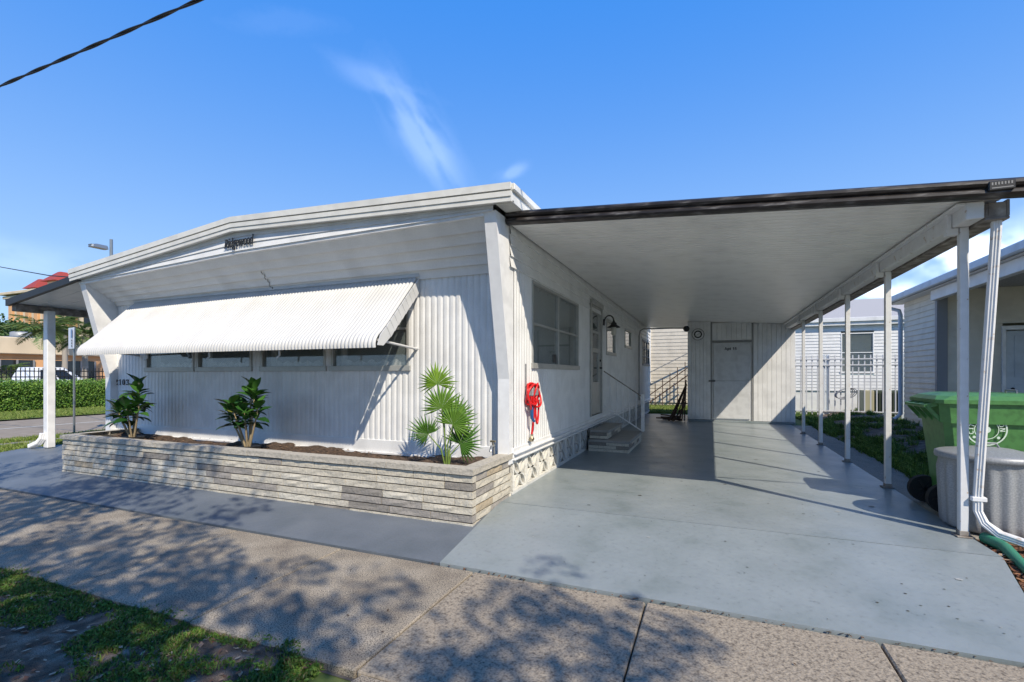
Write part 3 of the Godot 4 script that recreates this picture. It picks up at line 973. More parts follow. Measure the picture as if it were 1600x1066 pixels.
func carport() -> void:
	var cp := thing("carport", "white metal carport roof on slim posts along the side of the home", "carport", Vector3(0.5, 0, -10.5))
	# one pan of the ceiling, 0.3 m wide, ribs running across the drive
	var st := S()
	var prof := []
	for k in 3:
		var z0 := -0.1 * k
		for q in [[0.0, 0.012], [0.008, 0.0], [0.085, 0.0], [0.093, 0.012 if k < 2 else 0.02]]:
			prof.append(Vector2(z0 - q[0], q[1]))
	prof.append(Vector2(-0.2985, 0.02))
	for i in prof.size() - 1:
		var a := Vector3(-1.94, car_y(-1.94) + prof[i].y, prof[i].x)
		var b := Vector3(2.0, car_y(2.0) + prof[i].y, prof[i].x)
		var c := Vector3(2.0, car_y(2.0) + prof[i + 1].y, prof[i + 1].x)
		var d := Vector3(-1.94, car_y(-1.94) + prof[i + 1].y, prof[i + 1].x)
		quad(st, a, b, c, d)
	var up := Vector3(0, 0.07, 0)
	quad(st, Vector3(-1.94, car_y(-1.94), 0) + up, Vector3(2.0, car_y(2.0), 0) + up, Vector3(2.0, car_y(2.0), -0.2985) + up, Vector3(-1.94, car_y(-1.94), -0.2985) + up)
	var pan := done(st)
	for k in 40:
		put("roof_pan", pan, M.carport_ceiling, cp, Transform3D(Basis(), Vector3(0, 0, -4.66 - 0.3 * k)))
	# bronze front gutter of two rolls
	var ga := Vector3(-1.96, car_y(-1.96) - 0.005, -4.63)
	var gb := Vector3(2.14, car_y(2.14) - 0.005, -4.63)
	st = S()
	var roll := [Vector2(-0.02, -0.012), Vector2(0.02, -0.012), Vector2(0.045, 0.0), Vector2(0.056, 0.02), Vector2(0.054, 0.045), Vector2(0.038, 0.062), Vector2(0.034, 0.07), Vector2(0.05, 0.08), Vector2(0.064, 0.1), Vector2(0.062, 0.125), Vector2(0.046, 0.143), Vector2(0.02, 0.15), Vector2(-0.02, 0.15)]
	var r0 := []
	var r1 := []
	for p in roll:
		r0.append(ga + Vector3(0, p.y * 0.84, p.x))
		r1.append(gb + Vector3(0, p.y * 0.84, p.x))
	loft(st, [r0, r1])
	var gut := obj("front_gutter", st, M.bronze_gutter, cp, "dark weathered bronze gutter along the front edge")
	st = S()
	bx(st, Vector3(1.87, car_y(1.9) + 0.022, -4.60), Vector3(2.02, car_y(1.9) + 0.092, -4.557), 0.006)
	var plate := obj("maker_plate", st, M.black_plastic, gut)
	st = S()
	for k in 7:
		bx(st, Vector3(1.885 + k * 0.018, car_y(1.9) + 0.06, -4.558), Vector3(1.894 + k * 0.018, car_y(1.9) + 0.08, -4.5555))
	bx(st, Vector3(1.885, car_y(1.9) + 0.036, -4.558), Vector3(2.005, car_y(1.9) + 0.043, -4.5555))
	obj("raised_marks", st, M.dark_jamb, plate)
	# side beam, white inside and weathered gutter outside
	st = S()
	bx(st, Vector3(1.795, 2.475, -16.5), Vector3(1.905, 2.605, -4.70), 0.006)
	bx(st, Vector3(1.74, 2.585, -16.5), Vector3(1.795, 2.605, -4.70), 0.003)
	obj("side_beam", st, M.post_white, cp)
	st = S()
	bx(st, Vector3(1.91, 2.455, -16.5), Vector3(2.05, 2.475, -4.70), 0.004)
	bx(st, Vector3(2.03, 2.475, -16.5), Vector3(2.05, 2.60, -4.70), 0.004)
	bx(st, Vector3(1.907, 2.475, -16.5), Vector3(1.925, 2.58, -4.70), 0.004)
	bx(st, Vector3(1.925, 2.475, -4.72), Vector3(2.03, 2.585, -4.702), 0.003)
	obj("side_gutter", st, M.beam_weathered, cp)
	for zz in [-4.95, -6.75, -8.5, -10.35, -12.15]:
		st = S()
		var rot := rnd(-0.004, 0.004)
		bx(st, Vector3(1.845 + rot, 0.0, zz - 0.028), Vector3(1.903 + rot, 2.474, zz + 0.028), 0.005)
		bx(st, Vector3(1.762, 2.44, zz - 0.026), Vector3(1.793, 2.64, zz + 0.026), 0.004)
		bx(st, Vector3(1.755, 2.415, zz - 0.03), Vector3(1.834, 2.472, zz + 0.03), 0.004)
		var post := obj("post", st, M.post_white, cp)
		st = S()
		bx(st, Vector3(1.815, 0.0, zz - 0.055), Vector3(1.93, 0.012, zz + 0.055), 0.003)
		bx(st, Vector3(1.840 + rot, 0.012, zz - 0.033), Vector3(1.908 + rot, 0.05, zz + 0.033), 0.003)
		obj("base_plate", st, M.beam_weathered, post)
	# fluted downspout leaning against the corner post
	st = S()
	fluted(st, [Vector3(2.0, 2.46, -4.77), Vector3(2.0, 2.40, -4.77), Vector3(1.955, 0.36, -4.93), Vector3(1.955, 0.22, -4.93), Vector3(1.985, 0.13, -4.90), Vector3(2.05, 0.07, -4.83), Vector3(2.28, 0.02, -4.62)], 0.030, 0.040)
	var spout := obj("downspout", st, M.post_white, cp)
	st = S()
	bx(st, Vector3(1.904, 0.30, -4.965), Vector3(1.997, 0.335, -4.885), 0.004)
	obj("strap", st, M.white_trim, spout)

func fluted(st: SurfaceTool, pts: Array, a: float, b: float) -> void:
	var rings := []
	for i in pts.size():
		var d: Vector3 = (pts[mini(i + 1, pts.size() - 1)] - pts[maxi(i - 1, 0)]).normalized()
		var s := d.cross(Vector3(-0.3, 0, 1)).normalized()
		var u := s.cross(d).normalized()
		var ring := []
		for k in 24:
			var t := TAU * k / 24.0
			var sq := 1.0 / maxf(absf(cos(t)), absf(sin(t)))
			var fl := 1.0 if k % 2 == 0 else 0.88
			ring.append(pts[i] + s * cos(t) * a * minf(sq, 1.35) * fl + u * sin(t) * b * minf(sq, 1.35) * fl)
		rings.append(ring)
	loft(st, rings)

# small flat roof on a single post on the far side of the home
func side_roof() -> void:
	var r := thing("side_awning_roof", "low flat roof with black edge on one white post, on the home's side-street flank", "awning", Vector3(-10, 0, -8))
	var st := S()
	for k in 40:
		var z := -4.36 - k * 0.3
		var st2 := S()
		slab(st2, [Vector3(-11.0, 2.50, z), Vector3(-9.06, 2.76, z), Vector3(-9.06, 2.81, z), Vector3(-11.0, 2.55, z)], Vector3(0, 0, -0.288))
		obj("roof_pan", st2, M.carport_ceiling, r)
	slab(st, [Vector3(-11.06, 2.46, -4.34), Vector3(-8.98, 2.74, -4.34), Vector3(-8.98, 2.84, -4.34), Vector3(-11.06, 2.57, -4.34)], Vector3(0, 0, 0.06))
	obj("front_edge", st, M.black_plastic, r)
	st = S()
	bx(st, Vector3(-11.06, 2.38, -16.3), Vector3(-10.92, 2.50, -4.36), 0.005)
	obj("side_beam", st, M.beam_weathered, r)
	st = S()
	bx(st, Vector3(-10.92, 0.0, -4.84), Vector3(-10.79, 2.42, -4.72), 0.01)
	obj("post", st, M.white_trim, r)
	st = S()
	fluted(st, [Vector3(-10.86, 0.26, -4.70), Vector3(-10.87, 0.17, -4.69), Vector3(-10.93, 0.09, -4.66), Vector3(-11.05, 0.03, -4.60)], 0.04, 0.05)
	obj("spout_shoe", st, M.white_trim, r)

# ---------------------------------------------------------------- planter and steps
# split-face brick, 0.4 x h x 0.09, rough front at z = 0 facing +z, from x = 0
func brick_mesh(sd: int, h: float, depth: float, rough: float) -> ArrayMesh:
	var r := RandomNumberGenerator.new()
	r.seed = sd
	var st := S()
	st.set_smooth_group(-1)
	var nx := 6
	var g := []
	for i in nx + 1:
		var col := []
		for k in 3:
			var edge := i == 0 or i == nx or k == 0 or k == 2
			col.append(Vector3(0.4 * i / nx + (0.0 if edge else r.randf_range(-0.015, 0.015)), h * k / 2.0 + (r.randf_range(-0.005, 0.005) if k == 1 else 0.0), r.randf_range(-rough, 0.0) * (0.5 if edge else 1.0) - (rough * 0.35 if edge else 0.0)))
		g.append(col)
	for i in nx:
		for k in 2:
			quad(st, g[i][k], g[i][k + 1], g[i + 1][k + 1], g[i + 1][k])
		quad(st, g[i][2], Vector3(g[i][2].x, g[i][2].y, -depth), Vector3(g[i + 1][2].x, g[i + 1][2].y, -depth), g[i + 1][2])
		quad(st, Vector3(g[i][0].x, g[i][0].y, -depth), g[i][0], g[i + 1][0], Vector3(g[i + 1][0].x, g[i + 1][0].y, -depth))
	for e in [0, nx]:
		for k in 2:
			quad(st, g[e][k], g[e][k + 1], Vector3(g[e][k + 1].x, g[e][k + 1].y, -depth), Vector3(g[e][k].x, g[e][k].y, -depth))
	return done(st)

func brick_tone(grey_share: float) -> StandardMaterial3D:
	var f := rng.randf()
	if f < grey_share * 0.7: return M.brick_grey
	if f < grey_share: return M.brick_dark
	if f < grey_share + 0.06: return M.brick_tan
	return M.brick_cream if f < 0.72 else M.brick_pale

func planter() -> void:
	var p := thing("brick_planter", "long low planter of cream and grey split-face bricks under the front windows", "planter", Vector3(-5.2, -0.07, -4.3))
	var x0 := -8.44
	var x1 := HX1
	var z0 := -3.85
	var st := S()
	bx(st, Vector3(x0 + 0.02, -0.14, z0 - 0.16), Vector3(x1 - 0.022, 0.39, z0 - 0.022))
	bx(st, Vector3(x1 - 0.16, -0.14, HZ + 0.03), Vector3(x1 - 0.022, 0.39, z0 - 0.16))
	bx(st, Vector3(x0 + 0.02, -0.14, HZ + 0.03), Vector3(x0 + 0.16, 0.39, z0 - 0.16))
	obj("mortar_core", st, M.mortar, p)
	var kinds := []
	for k in 6:
		kinds.append(brick_mesh(100 + k, 0.0595, 0.08, 0.013))
	# clusters of grey bricks as in the photograph: [course from the top, x]
	var greys := [[3, -5.3], [4, -5.1], [2, -5.2], [0, -4.5], [3, -3.4], [4, -3.1], [5, -2.9], [4, -2.6], [1, -2.1], [5, -2.1], [2, -6.9], [1, -6.3]]
	for c in 7:
		var y := 0.393 - 0.0718 * (c + 1) + 0.001
		var x := x0 - rnd(0.0, 0.25)
		while x < x1 - 0.02:
			var L: float = [0.34, 0.42, 0.46, 0.5, 0.56][rng.randi() % 5]
			var a := maxf(x, x0)
			var b := minf(x + L, x1)
			if x1 - b < 0.1: b = x1
			if b - a > 0.05:
				var m: StandardMaterial3D = brick_tone(0.05)
				for g in greys:
					if g[0] == c and g[1] > a - 0.05 and g[1] < b + 0.05:
						m = M.brick_dark if rng.randf() < 0.35 else M.brick_grey
				put("brick", kinds[rng.randi() % 6], m, p, Transform3D(Basis.from_scale(Vector3((b - a - 0.006) / 0.4, 1, 1)), Vector3(a + 0.003, y, z0 + rnd(-0.003, 0.003))))
			x = b if b < x1 else x1
		for sd in 2:
			var z := z0 - 0.1 + rnd(0.0, 0.1)
			var xx: float = x1 if sd == 0 else x0
			while z > HZ + 0.04:
				var L: float = [0.28, 0.36, 0.45][rng.randi() % 3]
				var a := minf(z, z0 - 0.012)
				var b := maxf(z - L, HZ + 0.03)
				if a - b > 0.05:
					var bs := Basis(Vector3(0, 0, -(a - b - 0.006) / 0.4), Vector3.UP, Vector3(1, 0, 0)) if sd == 0 else Basis(Vector3(0, 0, -(a - b - 0.006) / 0.4), Vector3.UP, Vector3(-1, 0, 0))
					put("brick", kinds[rng.randi() % 6], brick_tone(0.14), p, Transform3D(bs, Vector3(xx, y, a - 0.003)))
				z = b - 0.001
	var caps := []
	for k in 4:
		caps.append(brick_mesh(200 + k, 0.056, 0.145, 0.008))
	var x := x0 - 0.015
	while x < x1 - 0.01:
		var b := minf(x + rnd(0.42, 0.56), x1 + 0.015)
		if x1 - b < 0.2: b = x1 + 0.015
		put("cap_stone", caps[rng.randi() % 4], M.cap_stone, p, Transform3D(Basis.from_scale(Vector3((b - x - 0.005) / 0.4, 1, 1)), Vector3(x, 0.395 + rnd(-0.002, 0.002), z0 + 0.018)))
		x = b
	for sd in 2:
		var z := z0 - 0.132
		while z > HZ + 0.06:
			var b := maxf(z - rnd(0.3, 0.42), HZ + 0.035)
			if b - HZ < 0.2: b = HZ + 0.035
			put("cap_stone", caps[rng.randi() % 4], M.cap_stone, p, Transform3D(Basis(Vector3(0, 0, -(z - b - 0.005) / 0.4), Vector3.UP, Vector3(1 if sd == 0 else -1, 0, 0)), Vector3(x1 + 0.016 if sd == 0 else x0 - 0.016, 0.395, z)))
			z = b
	st = S()
	st.set_smooth_group(0)
	var n := FastNoiseLite.new()
	n.seed = 3
	n.frequency = 3.0
	for i in 120:
		for k in 14:
			var q := []
			for o in [[0, 0], [0, 1], [1, 1], [1, 0]]:
				var px := lerpf(x0 + 0.1, x1 - 0.1, (i + o[0]) / 120.0)
				var pz := lerpf(z0 - 0.1, HZ + 0.02, (k + o[1]) / 14.0)
				q.append(Vector3(px, 0.352 + n.get_noise_2d(px, pz) * 0.06 + 0.02 * sin(px * 2.1), pz))
			quad(st, q[0], q[1], q[2], q[3])
	obj("soil", st, M.potting_soil, p)

func entry_steps() -> void:
	var t := thing("entry_steps", "two-tier brick entry steps with grey treads below the storm door", "steps", Vector3(-1.6, 0, -8.8))
	var kinds := []
	for k in 4:
		kinds.append(brick_mesh(300 + k, 0.046, 0.06, 0.008))
	for tier in [[-1.60, 0.19, 0.31, 2, -8.14, -9.5], [-1.24, 0.0, 0.155, 3, -8.06, -9.62]]:
		var x1: float = tier[0]
		var st := S()
		bx(st, Vector3(HX1 + 0.055, tier[1], tier[5] + 0.02), Vector3(x1 - 0.02, tier[2] - 0.003, tier[4] - 0.02))
		obj("step_core", st, M.mortar, t)
		for c in tier[3]:
			var y: float = tier[2] - 0.0535 * (c + 1) + 0.004
			if y < -0.03: continue
			var x := HX1 + 0.052 - (0.13 if c % 2 else 0.0)
			while x < x1 - 0.01:
				var b := minf(x + 0.3, x1)
				var a := maxf(x, HX1 + 0.052)
				if b - a > 0.03:
					put("brick", kinds[rng.randi() % 4], M.brick_pale if rng.randf() < 0.75 else M.brick_dark, t, Transform3D(Basis.from_scale(Vector3((b - a - 0.006) / 0.4, 1, 1)), Vector3(a, y, tier[4])))
				x += 0.3
			var z: float = tier[4] - 0.01
			while z > tier[5] + 0.02:
				var b := maxf(z - 0.31, tier[5])
				put("brick", kinds[rng.randi() % 4], M.brick_pale if rng.randf() < 0.7 else M.brick_dark, t, Transform3D(Basis(Vector3(0, 0, -(z - b - 0.006) / 0.4), Vector3.UP, Vector3(1, 0, 0)), Vector3(x1, y, z)))
				z = b
		st = S()
		bx(st, Vector3(HX1 + 0.053, tier[2], tier[5] - 0.01), Vector3(x1 + 0.02, tier[2] + 0.042, tier[4] + 0.02), 0.006)
		obj("tread", st, M.step_top, t)
	var r := thing("stair_railing", "thin white metal handrail with balusters beside the entry steps", "railing", Vector3(-1.5, 0.35, -9.55))
	var st := S()
	var a := Vector3(HX1 + 0.03, 1.36, -9.45)
	var b := Vector3(-1.21, 0.86, -9.55)
	bar(st, a, b, 0.03, 0.02)
	obj("handrail", st, M.beam_weathered, r)
	st = S()
	bar(st, a - Vector3(0, 0.68, 0), b - Vector3(0, 0.66, 0), 0.025, 0.02)
	obj("bottom_rail", st, M.white_trim, r)
	for k in range(1, 6):
		st = S()
		var q := a.lerp(b, k / 6.0)
		bar(st, q - Vector3(0, 0.67, 0), q, 0.014, 0.014)
		obj("baluster", st, M.white_trim, r)
	st = S()
	bx(st, b + Vector3(-0.03, -0.66, -0.03), b + Vector3(0.03, 0.06, 0.03), 0.005)
	obj("newel", st, M.white_trim, r)

func shed() -> void:
	var s := thing("storage_shed", "white panelled storage room closing the rear of the carport", "shed", Vector3(0.7, 0, -15.3))
	var Z := -14.25
	var edges := [-0.59, -0.27, 0.0, 0.04, 1.01, 1.05, 1.37, 1.70, 2.02]
	for k in edges.size() - 1:
		var a: float = edges[k]
		var b: float = edges[k + 1]
		if absf(b - a) < 0.08:
			continue
		var y0 := 0.06 if a != 0.04 else 2.22
		var top := car_y((a + b) / 2) - 0.004
		var n := 3 if b - a < 0.5 else 8
		for i in n:
			var st := S()
			var xa := lerpf(a, b, float(i) / n) + 0.0015
			var xb := lerpf(a, b, float(i + 1) / n) - 0.0015
			bx(st, Vector3(xa, y0, Z - 0.03), Vector3(xb, top, Z + (0.003 if i % 2 else 0.0)), 0.004)
			obj("panel", st, M.white_siding, s)
	var st := S()
	for q in [[0.0, 0.04], [1.01, 1.05]]:
		bx(st, Vector3(q[0], 0.04, Z - 0.03), Vector3(q[1], car_y(q[0]) - 0.006, Z - 0.012))
	bx(st, Vector3(0.045, 2.16, Z - 0.03), Vector3(1.005, 2.215, Z + 0.012), 0.004)
	obj("door_frame", st, M.dark_jamb, s)
	st = S()
	bx(st, Vector3(0.075, 1.13, Z - 0.025), Vector3(0.975, 2.15, Z - 0.004), 0.004)
	bx(st, Vector3(0.075, 0.10, Z - 0.025), Vector3(0.975, 1.122, Z - 0.004), 0.004)
	var d := obj("door", st, M.door_grey, s, "plain pale grey shed door in two leaves")
	st = S()
	bx(st, Vector3(-0.05, 1.10, Z - 0.0), Vector3(0.12, 1.135, Z + 0.03), 0.004)
	obj("latch", st, M.black_metal, d)
	put("lettering", letters("Apt 15", 0.1, 0.006), M.black_metal, d, Transform3D(Basis(), Vector3(0.50, 1.99, Z + 0.002)))
	st = S()
	bx(st, Vector3(-0.59, 0.0, Z - 0.04), Vector3(2.02, 0.055, Z + 0.015), 0.006)
	obj("sill", st, M.drive_paint, s)
	st = S()
	bx(st, Vector3(-0.59, 0.0, -16.4), Vector3(-0.55, 2.7, Z - 0.032))
	bx(st, Vector3(1.98, 0.0, -16.4), Vector3(2.02, 2.5, Z - 0.032))
	bx(st, Vector3(-0.55, 0.06, Z - 0.05), Vector3(1.98, car_y(1.98) - 0.01, Z - 0.034))
	bx(st, Vector3(-0.55, 0.0, -16.4), Vector3(1.98, 2.5, -16.36))
	obj("side_walls", st, M.white_siding, s)
	# round dial thermometer
	var c := thing("dial_thermometer", "round white dial thermometer with a black ring on the shed wall", "thermometer", Vector3(-0.32, 2.40, Z))
	st = S()
	var zz := Z + 0.007
	disc(st, Vector3(-0.32, 2.40, zz), 0.0, 0.155, 0.018)
	obj("face", st, M.white_trim, c)
	st = S()
	disc(st, Vector3(-0.32, 2.40, zz + 0.002), 0.07, 0.105, 0.022)
	disc(st, Vector3(-0.32, 2.40, zz - 0.001), 0.15, 0.162, 0.022)
	obj("ring", st, M.black_metal, c)
	for k in 22:
		st = S()
		var t := TAU * (k + 0.5) / 26.0 - 1.2
		var dr := Vector3(cos(t), sin(t), 0)
		bar(st, Vector3(-0.32, 2.40, zz + 0.0185) + dr * 0.125, Vector3(-0.32, 2.40, zz + 0.0185) + dr * 0.147, 0.006, 0.005, Vector3(0, 0, 1))
		obj("tick", st, M.black_metal, c)
	st = S()
	bar(st, Vector3(-0.37, 2.37, zz + 0.021), Vector3(-0.27, 2.43, zz + 0.021), 0.008, 0.004, Vector3(0, 0, 1))
	obj("needle", st, M.dark_jamb, c)
	# flood light with conduit
	var f := thing("flood_light", "black round flood light at the shed corner with pipe conduit", "light fixture", Vector3(-0.6, 2.56, -14.2))
	st = S()
	for k in 6:
		var a0 := PI * k / 6.0
		var a1 := PI * (k + 1) / 6.0
		lathe(st, Vector3(-0.62, 2.56, -14.18), [Vector2(sin(a0) * 0.085, -cos(a0) * 0.085), Vector2(sin(a1) * 0.085, -cos(a1) * 0.085)], 14)
	obj("head", st, M.black_plastic, f)
	st = S()
	tube(st, [Vector3(-0.70, 2.58, -14.2), Vector3(-1.2, 2.60, -14.2), Vector3(-1.78, 2.60, -14.2), Vector3(-1.87, 2.55, -14.2), Vector3(-1.9, 2.4, -14.2), Vector3(-1.9, 0.55, -14.2)], 0.017)
	obj("conduit", st, M.dark_jamb, f)
	# old poles leaning in the corner
	for k in 9:
		st = S()
		var bxp := -0.66 - 0.05 * k - rnd(0, 0.03)
		bar(st, Vector3(bxp, 0.02, -13.95 + rnd(-0.2, 0.15)), Vector3(-0.62 + rnd(-0.02, 0.0), 0.75 + rnd(-0.25, 0.4), -14.15 + rnd(-0.15, 0.1)), 0.035, 0.03)
		var o := obj("old_pole", st, M.old_wood)
		tag(o, "dark weathered wooden pole leaning in the shed corner", "pole", "old poles leaning by the shed")
	for k in 5:
		st = S()
		bar(st, Vector3(-1.35 + rnd(-0.1, 0.1), 0.025 + 0.03 * k, -14.1 + rnd(-0.3, 0.2)), Vector3(-0.75, 0.025 + 0.03 * k, -14.0 + rnd(-0.2, 0.2)), 0.05, 0.03)
		var o := obj("old_board", st, M.old_wood)
		tag(o, "short dark board lying on the floor by the shed corner", "board", "boards lying by the shed")

# flat ring facing +z
func disc(st: SurfaceTool, c: Vector3, r0: float, r1: float, d: float, n := 28) -> void:
	for k in n:
		var a := TAU * k / n
		var b := TAU * (k + 1) / n
		var A := Vector3(cos(a), sin(a), 0)
		var B := Vector3(cos(b), sin(b), 0)
		var z := Vector3(0, 0, d)
		quad(st, c + A * r0 + z, c + B * r0 + z, c + B * r1 + z, c + A * r1 + z)
		quad(st, c + A * r1, c + A * r1 + z, c + B * r1 + z, c + B * r1)

# ---------------------------------------------------------------- neighbours
func neighbours() -> void:
	# utility room and porch roof next door
	var h := thing("neighbour_house", "beige lap-sided house next door with a porch roof and grey door", "house", Vector3(6.5, 0, -12))
	var st := S()
	siding(st, Vector3(4.25, 0, -12.3), Vector3(4.25, 0, -14.1), 0.05, 3.12, 0.118, Vector3(-1, 0, 0))
	obj("side_wall", st, M.vinyl_beige, h)
	st = S()
	siding(st, Vector3(4.3, 0, -12.3), Vector3(12.0, 0, -12.3), 0.05, 3.3, 0.118, Vector3(0, 0, 1), [[0.95, 2.0, 0.0, 2.28]])
	siding(st, Vector3(4.25, 0, -14.1), Vector3(12.0, 0, -14.1), 0.05, 3.3, 0.118, Vector3(0, 0, -1))
	obj("porch_wall", st, M.vinyl_beige, h)
	st = S()
	bx(st, Vector3(4.225, 0.05, -12.36), Vector3(4.40, 3.10, -12.262), 0.005)
	obj("corner_board", st, M.grey_trim, h)
	st = S()
	bx(st, Vector3(5.30, 0.1, -12.33), Vector3(6.24, 2.14, -12.29), 0.004)
	for q in [[0.12, 0.42, 1.15, 1.95], [0.52, 0.82, 1.15, 1.95], [0.12, 0.42, 0.3, 1.0], [0.52, 0.82, 0.3, 1.0]]:
		bx(st, Vector3(5.30 + q[0], 0.1 + q[2], -12.29), Vector3(5.30 + q[1], 0.1 + q[3], -12.282), 0.003)
	var d := obj("door", st, M.blue_grey_trim, h, "grey panelled door in the neighbour's porch")
	st = S()
	lathe(st, Vector3(5.38, 1.02, -12.25), [Vector2(0.001, -0.03), Vector2(0.03, -0.01), Vector2(0.03, 0.01), Vector2(0.001, 0.03)], 10)
	obj("handle", st, M.black_metal, d)
	st = S()
	for q in [[5.23, 5.29, 0.1, 2.16], [6.25, 6.31, 0.1, 2.16], [5.23, 6.31, 2.16, 2.24]]:
		bx(st, Vector3(q[0], q[2], -12.33), Vector3(q[1], q[3], -12.26), 0.004)
	obj("door_trim", st, M.white_trim, h)
	# porch roof with a pale gutter
	st = S()
	slab(st, [Vector3(4.02, 3.10, -4.85), Vector3(8.0, 3.95, -4.85), Vector3(12.0, 3.10, -4.85), Vector3(12.0, 3.0, -4.85), Vector3(4.02, 3.0, -4.85)], Vector3(0, 0, -9.55))
	obj("roof", st, M.shingle, h)
	st = S()
	bx(st, Vector3(4.03, 2.985, -14.38), Vector3(4.3, 2.998, -4.9))
	obj("soffit", st, M.vinyl_white, h)
	st = S()
	bx(st, Vector3(3.93, 3.0, -14.42), Vector3(4.015, 3.14, -4.82), 0.02)
	obj("gutter", st, M.blue_grey_trim, h)
	st = S()
	bx(st, Vector3(4.10, 2.78, -12.2), Vector3(4.22, 2.98, -4.9), 0.006)
	obj("porch_beam", st, M.vinyl_white, h)
	for zz in [-8.6, -5.2]:
		st = S()
		bx(st, Vector3(4.1, 0.0, zz - 0.06), Vector3(4.22, 2.778, zz + 0.06), 0.008)
		obj("porch_post", st, M.blue_grey_trim, h)
	st = S()
	tube(st, [Vector3(3.98, 3.02, -14.3), Vector3(4.02, 2.9, -14.3), Vector3(4.17, 2.82, -14.18), Vector3(4.19, 2.7, -14.16), Vector3(4.19, 0.35, -14.16), Vector3(4.05, 0.22, -14.1)], 0.045, 8)
	obj("downspout", st, M.blue_grey_trim, h)
	st = S()
	bx(st, Vector3(4.26, -0.1, -12.25), Vector3(12, 0.08, -4.8), 0.01)
	obj("porch_floor", st, M.plain_concrete, h)
	# white house behind the fence
	var w := thing("white_house", "white lap-sided house with grey shingle roof behind the picket fence", "house", Vector3(6, 0, -22))
	st = S()
	siding(st, Vector3(2.75, 0, -20.0), Vector3(11.0, 0, -20.0), 0.72, 3.0, 0.11, Vector3(0, 0, 1), [[1.47, 2.43, 1.35, 2.75]])
	siding(st, Vector3(2.75, 0, -27.0), Vector3(2.75, 0, -20.0), 0.72, 3.0, 0.11, Vector3(-1, 0, 0))
	obj("wall", st, M.vinyl_white, w)
	st = S()
	bx(st, Vector3(2.77, -0.05, -27), Vector3(11, 0.72, -20.03))
	obj("skirt", st, M.vinyl_white, w)
	st = S()
	slab(st, [Vector3(2.3, 3.25, -19.85), Vector3(2.3, 4.35, -23.5), Vector3(2.3, 3.25, -27.4), Vector3(2.3, 3.15, -27.4), Vector3(2.3, 3.15, -19.85)], Vector3(9, 0, 0))
	obj("roof", st, M.shingle, w)
	st = S()
	bx(st, Vector3(2.28, 3.0, -19.9), Vector3(11.3, 3.24, -19.84), 0.006)
	bx(st, Vector3(2.28, 3.12, -19.83), Vector3(11.3, 3.26, -19.78), 0.01)
	bx(st, Vector3(2.4, 3.0, -20.0), Vector3(11.3, 3.02, -19.91))
	obj("fascia", st, M.vinyl_white, w)
	window(w, Vector3(4.70, 0, -20.0), Vector3.RIGHT, Vector3(0, 0, 1), 0.96, 1.36, 2.74, 1, 2, "", "white_trim")
	st = S()
	bx(st, Vector3(4.1, 1.3, -20.6), Vector3(5.3, 2.8, -20.5))
	obj("blind", st, M.blind, w)
	# cream house seen past the home's rear corner
	var c := thing("cream_house", "cream lap-sided house in sun beyond the rear of the carport", "house", Vector3(-4, 0, -24))
	st = S()
	siding(st, Vector3(-9.0, 0, -21.5), Vector3(1.2, 0, -21.5), 0.1, 4.6, 0.15, Vector3(0, 0, 1))
	obj("wall", st, M.vinyl_cream, c)
	st = S()
	bx(st, Vector3(-9, -0.05, -27), Vector3(1.2, 4.6, -21.53))
	obj("body", st, M.vinyl_cream, c)
	st = S()
	slab(st, [Vector3(-9.3, 4.62, -21.3), Vector3(-9.3, 5.5, -24.2), Vector3(-9.3, 4.62, -27.4)], Vector3(10.9, 0, 0))
	obj("roof", st, M.shingle, c)
	st = S()
	bx(st, Vector3(-2.52, 0.9, -21.49), Vector3(-2.38, 3.3, -21.42), 0.005)
	obj("corner_trim", st, M.vinyl_white, c)
	var rl := thing("stair_rail", "dark metal stair railing in front of the cream house wall", "railing", Vector3(-1.2, 0, -20.6))
	st = S()
	bar(st, Vector3(-2.35, 0.12, -20.6), Vector3(-0.2, 1.75, -20.6), 0.05, 0.05)
	bar(st, Vector3(-2.45, 0.35, -20.6), Vector3(-0.2, 2.05, -20.6), 0.04, 0.04)
	obj("sloping_rail", st, M.old_wood, rl)
	st = S()
	bar(st, Vector3(-2.6, 1.25, -20.9), Vector3(-0.2, 2.5, -20.9), 0.04, 0.04)
	obj("upper_rail", st, M.dark_jamb, rl)
	for k in 8:
		st = S()
		var x := -2.4 + k * 0.29
		bar(st, Vector3(x, 0.0, -20.6), Vector3(x, 0.72 + k * 0.215, -20.6), 0.03, 0.03)
		obj("baluster", st, M.old_wood, rl)
	# white picket fence and gate post
	var fc := thing("picket_fence", "white metal picket fence between the carport and the neighbour", "fence", Vector3(3.4, 0, -17.3))
	for k in 20:
		st = S()
		var x := 2.30 + k * 0.15
		bx(st, Vector3(x - 0.016, 0.06, -17.311), Vector3(x + 0.016, 1.88, -17.289), 0.003)
		obj("picket", st, M.fence_white, fc)
	for y in [0.18, 1.58, 1.76]:
		st = S()
		bx(st, Vector3(2.25, y - 0.018, -17.286), Vector3(5.2, y + 0.018, -17.255), 0.003)
		obj("rail", st, M.fence_white, fc)
	for x in [3.22, 3.32, 5.18]:
		st = S()
		bx(st, Vector3(x - 0.035, 0.0, -17.36), Vector3(x + 0.035, 1.9, -17.315), 0.005)
		obj("fence_post", st, M.blue_grey_trim, fc)
	var ac := thing("air_conditioner", "dark green air conditioner cabinet with a tan side behind the fence", "air conditioner", Vector3(5.2, 0, -19.1))
	st = S()
	bx(st, Vector3(4.86, 0.0, -19.5), Vector3(5.9, 0.78, -18.7), 0.02)
	var cab := obj("cabinet", st, M.ac_green, ac)
	st = S()
	for k in 14:
		bx(st, Vector3(4.9 + k * 0.07, 0.08, -18.7), Vector3(4.915 + k * 0.07, 0.7, -18.68))
	obj("grille", st, M.black_metal, cab)
	st = S()
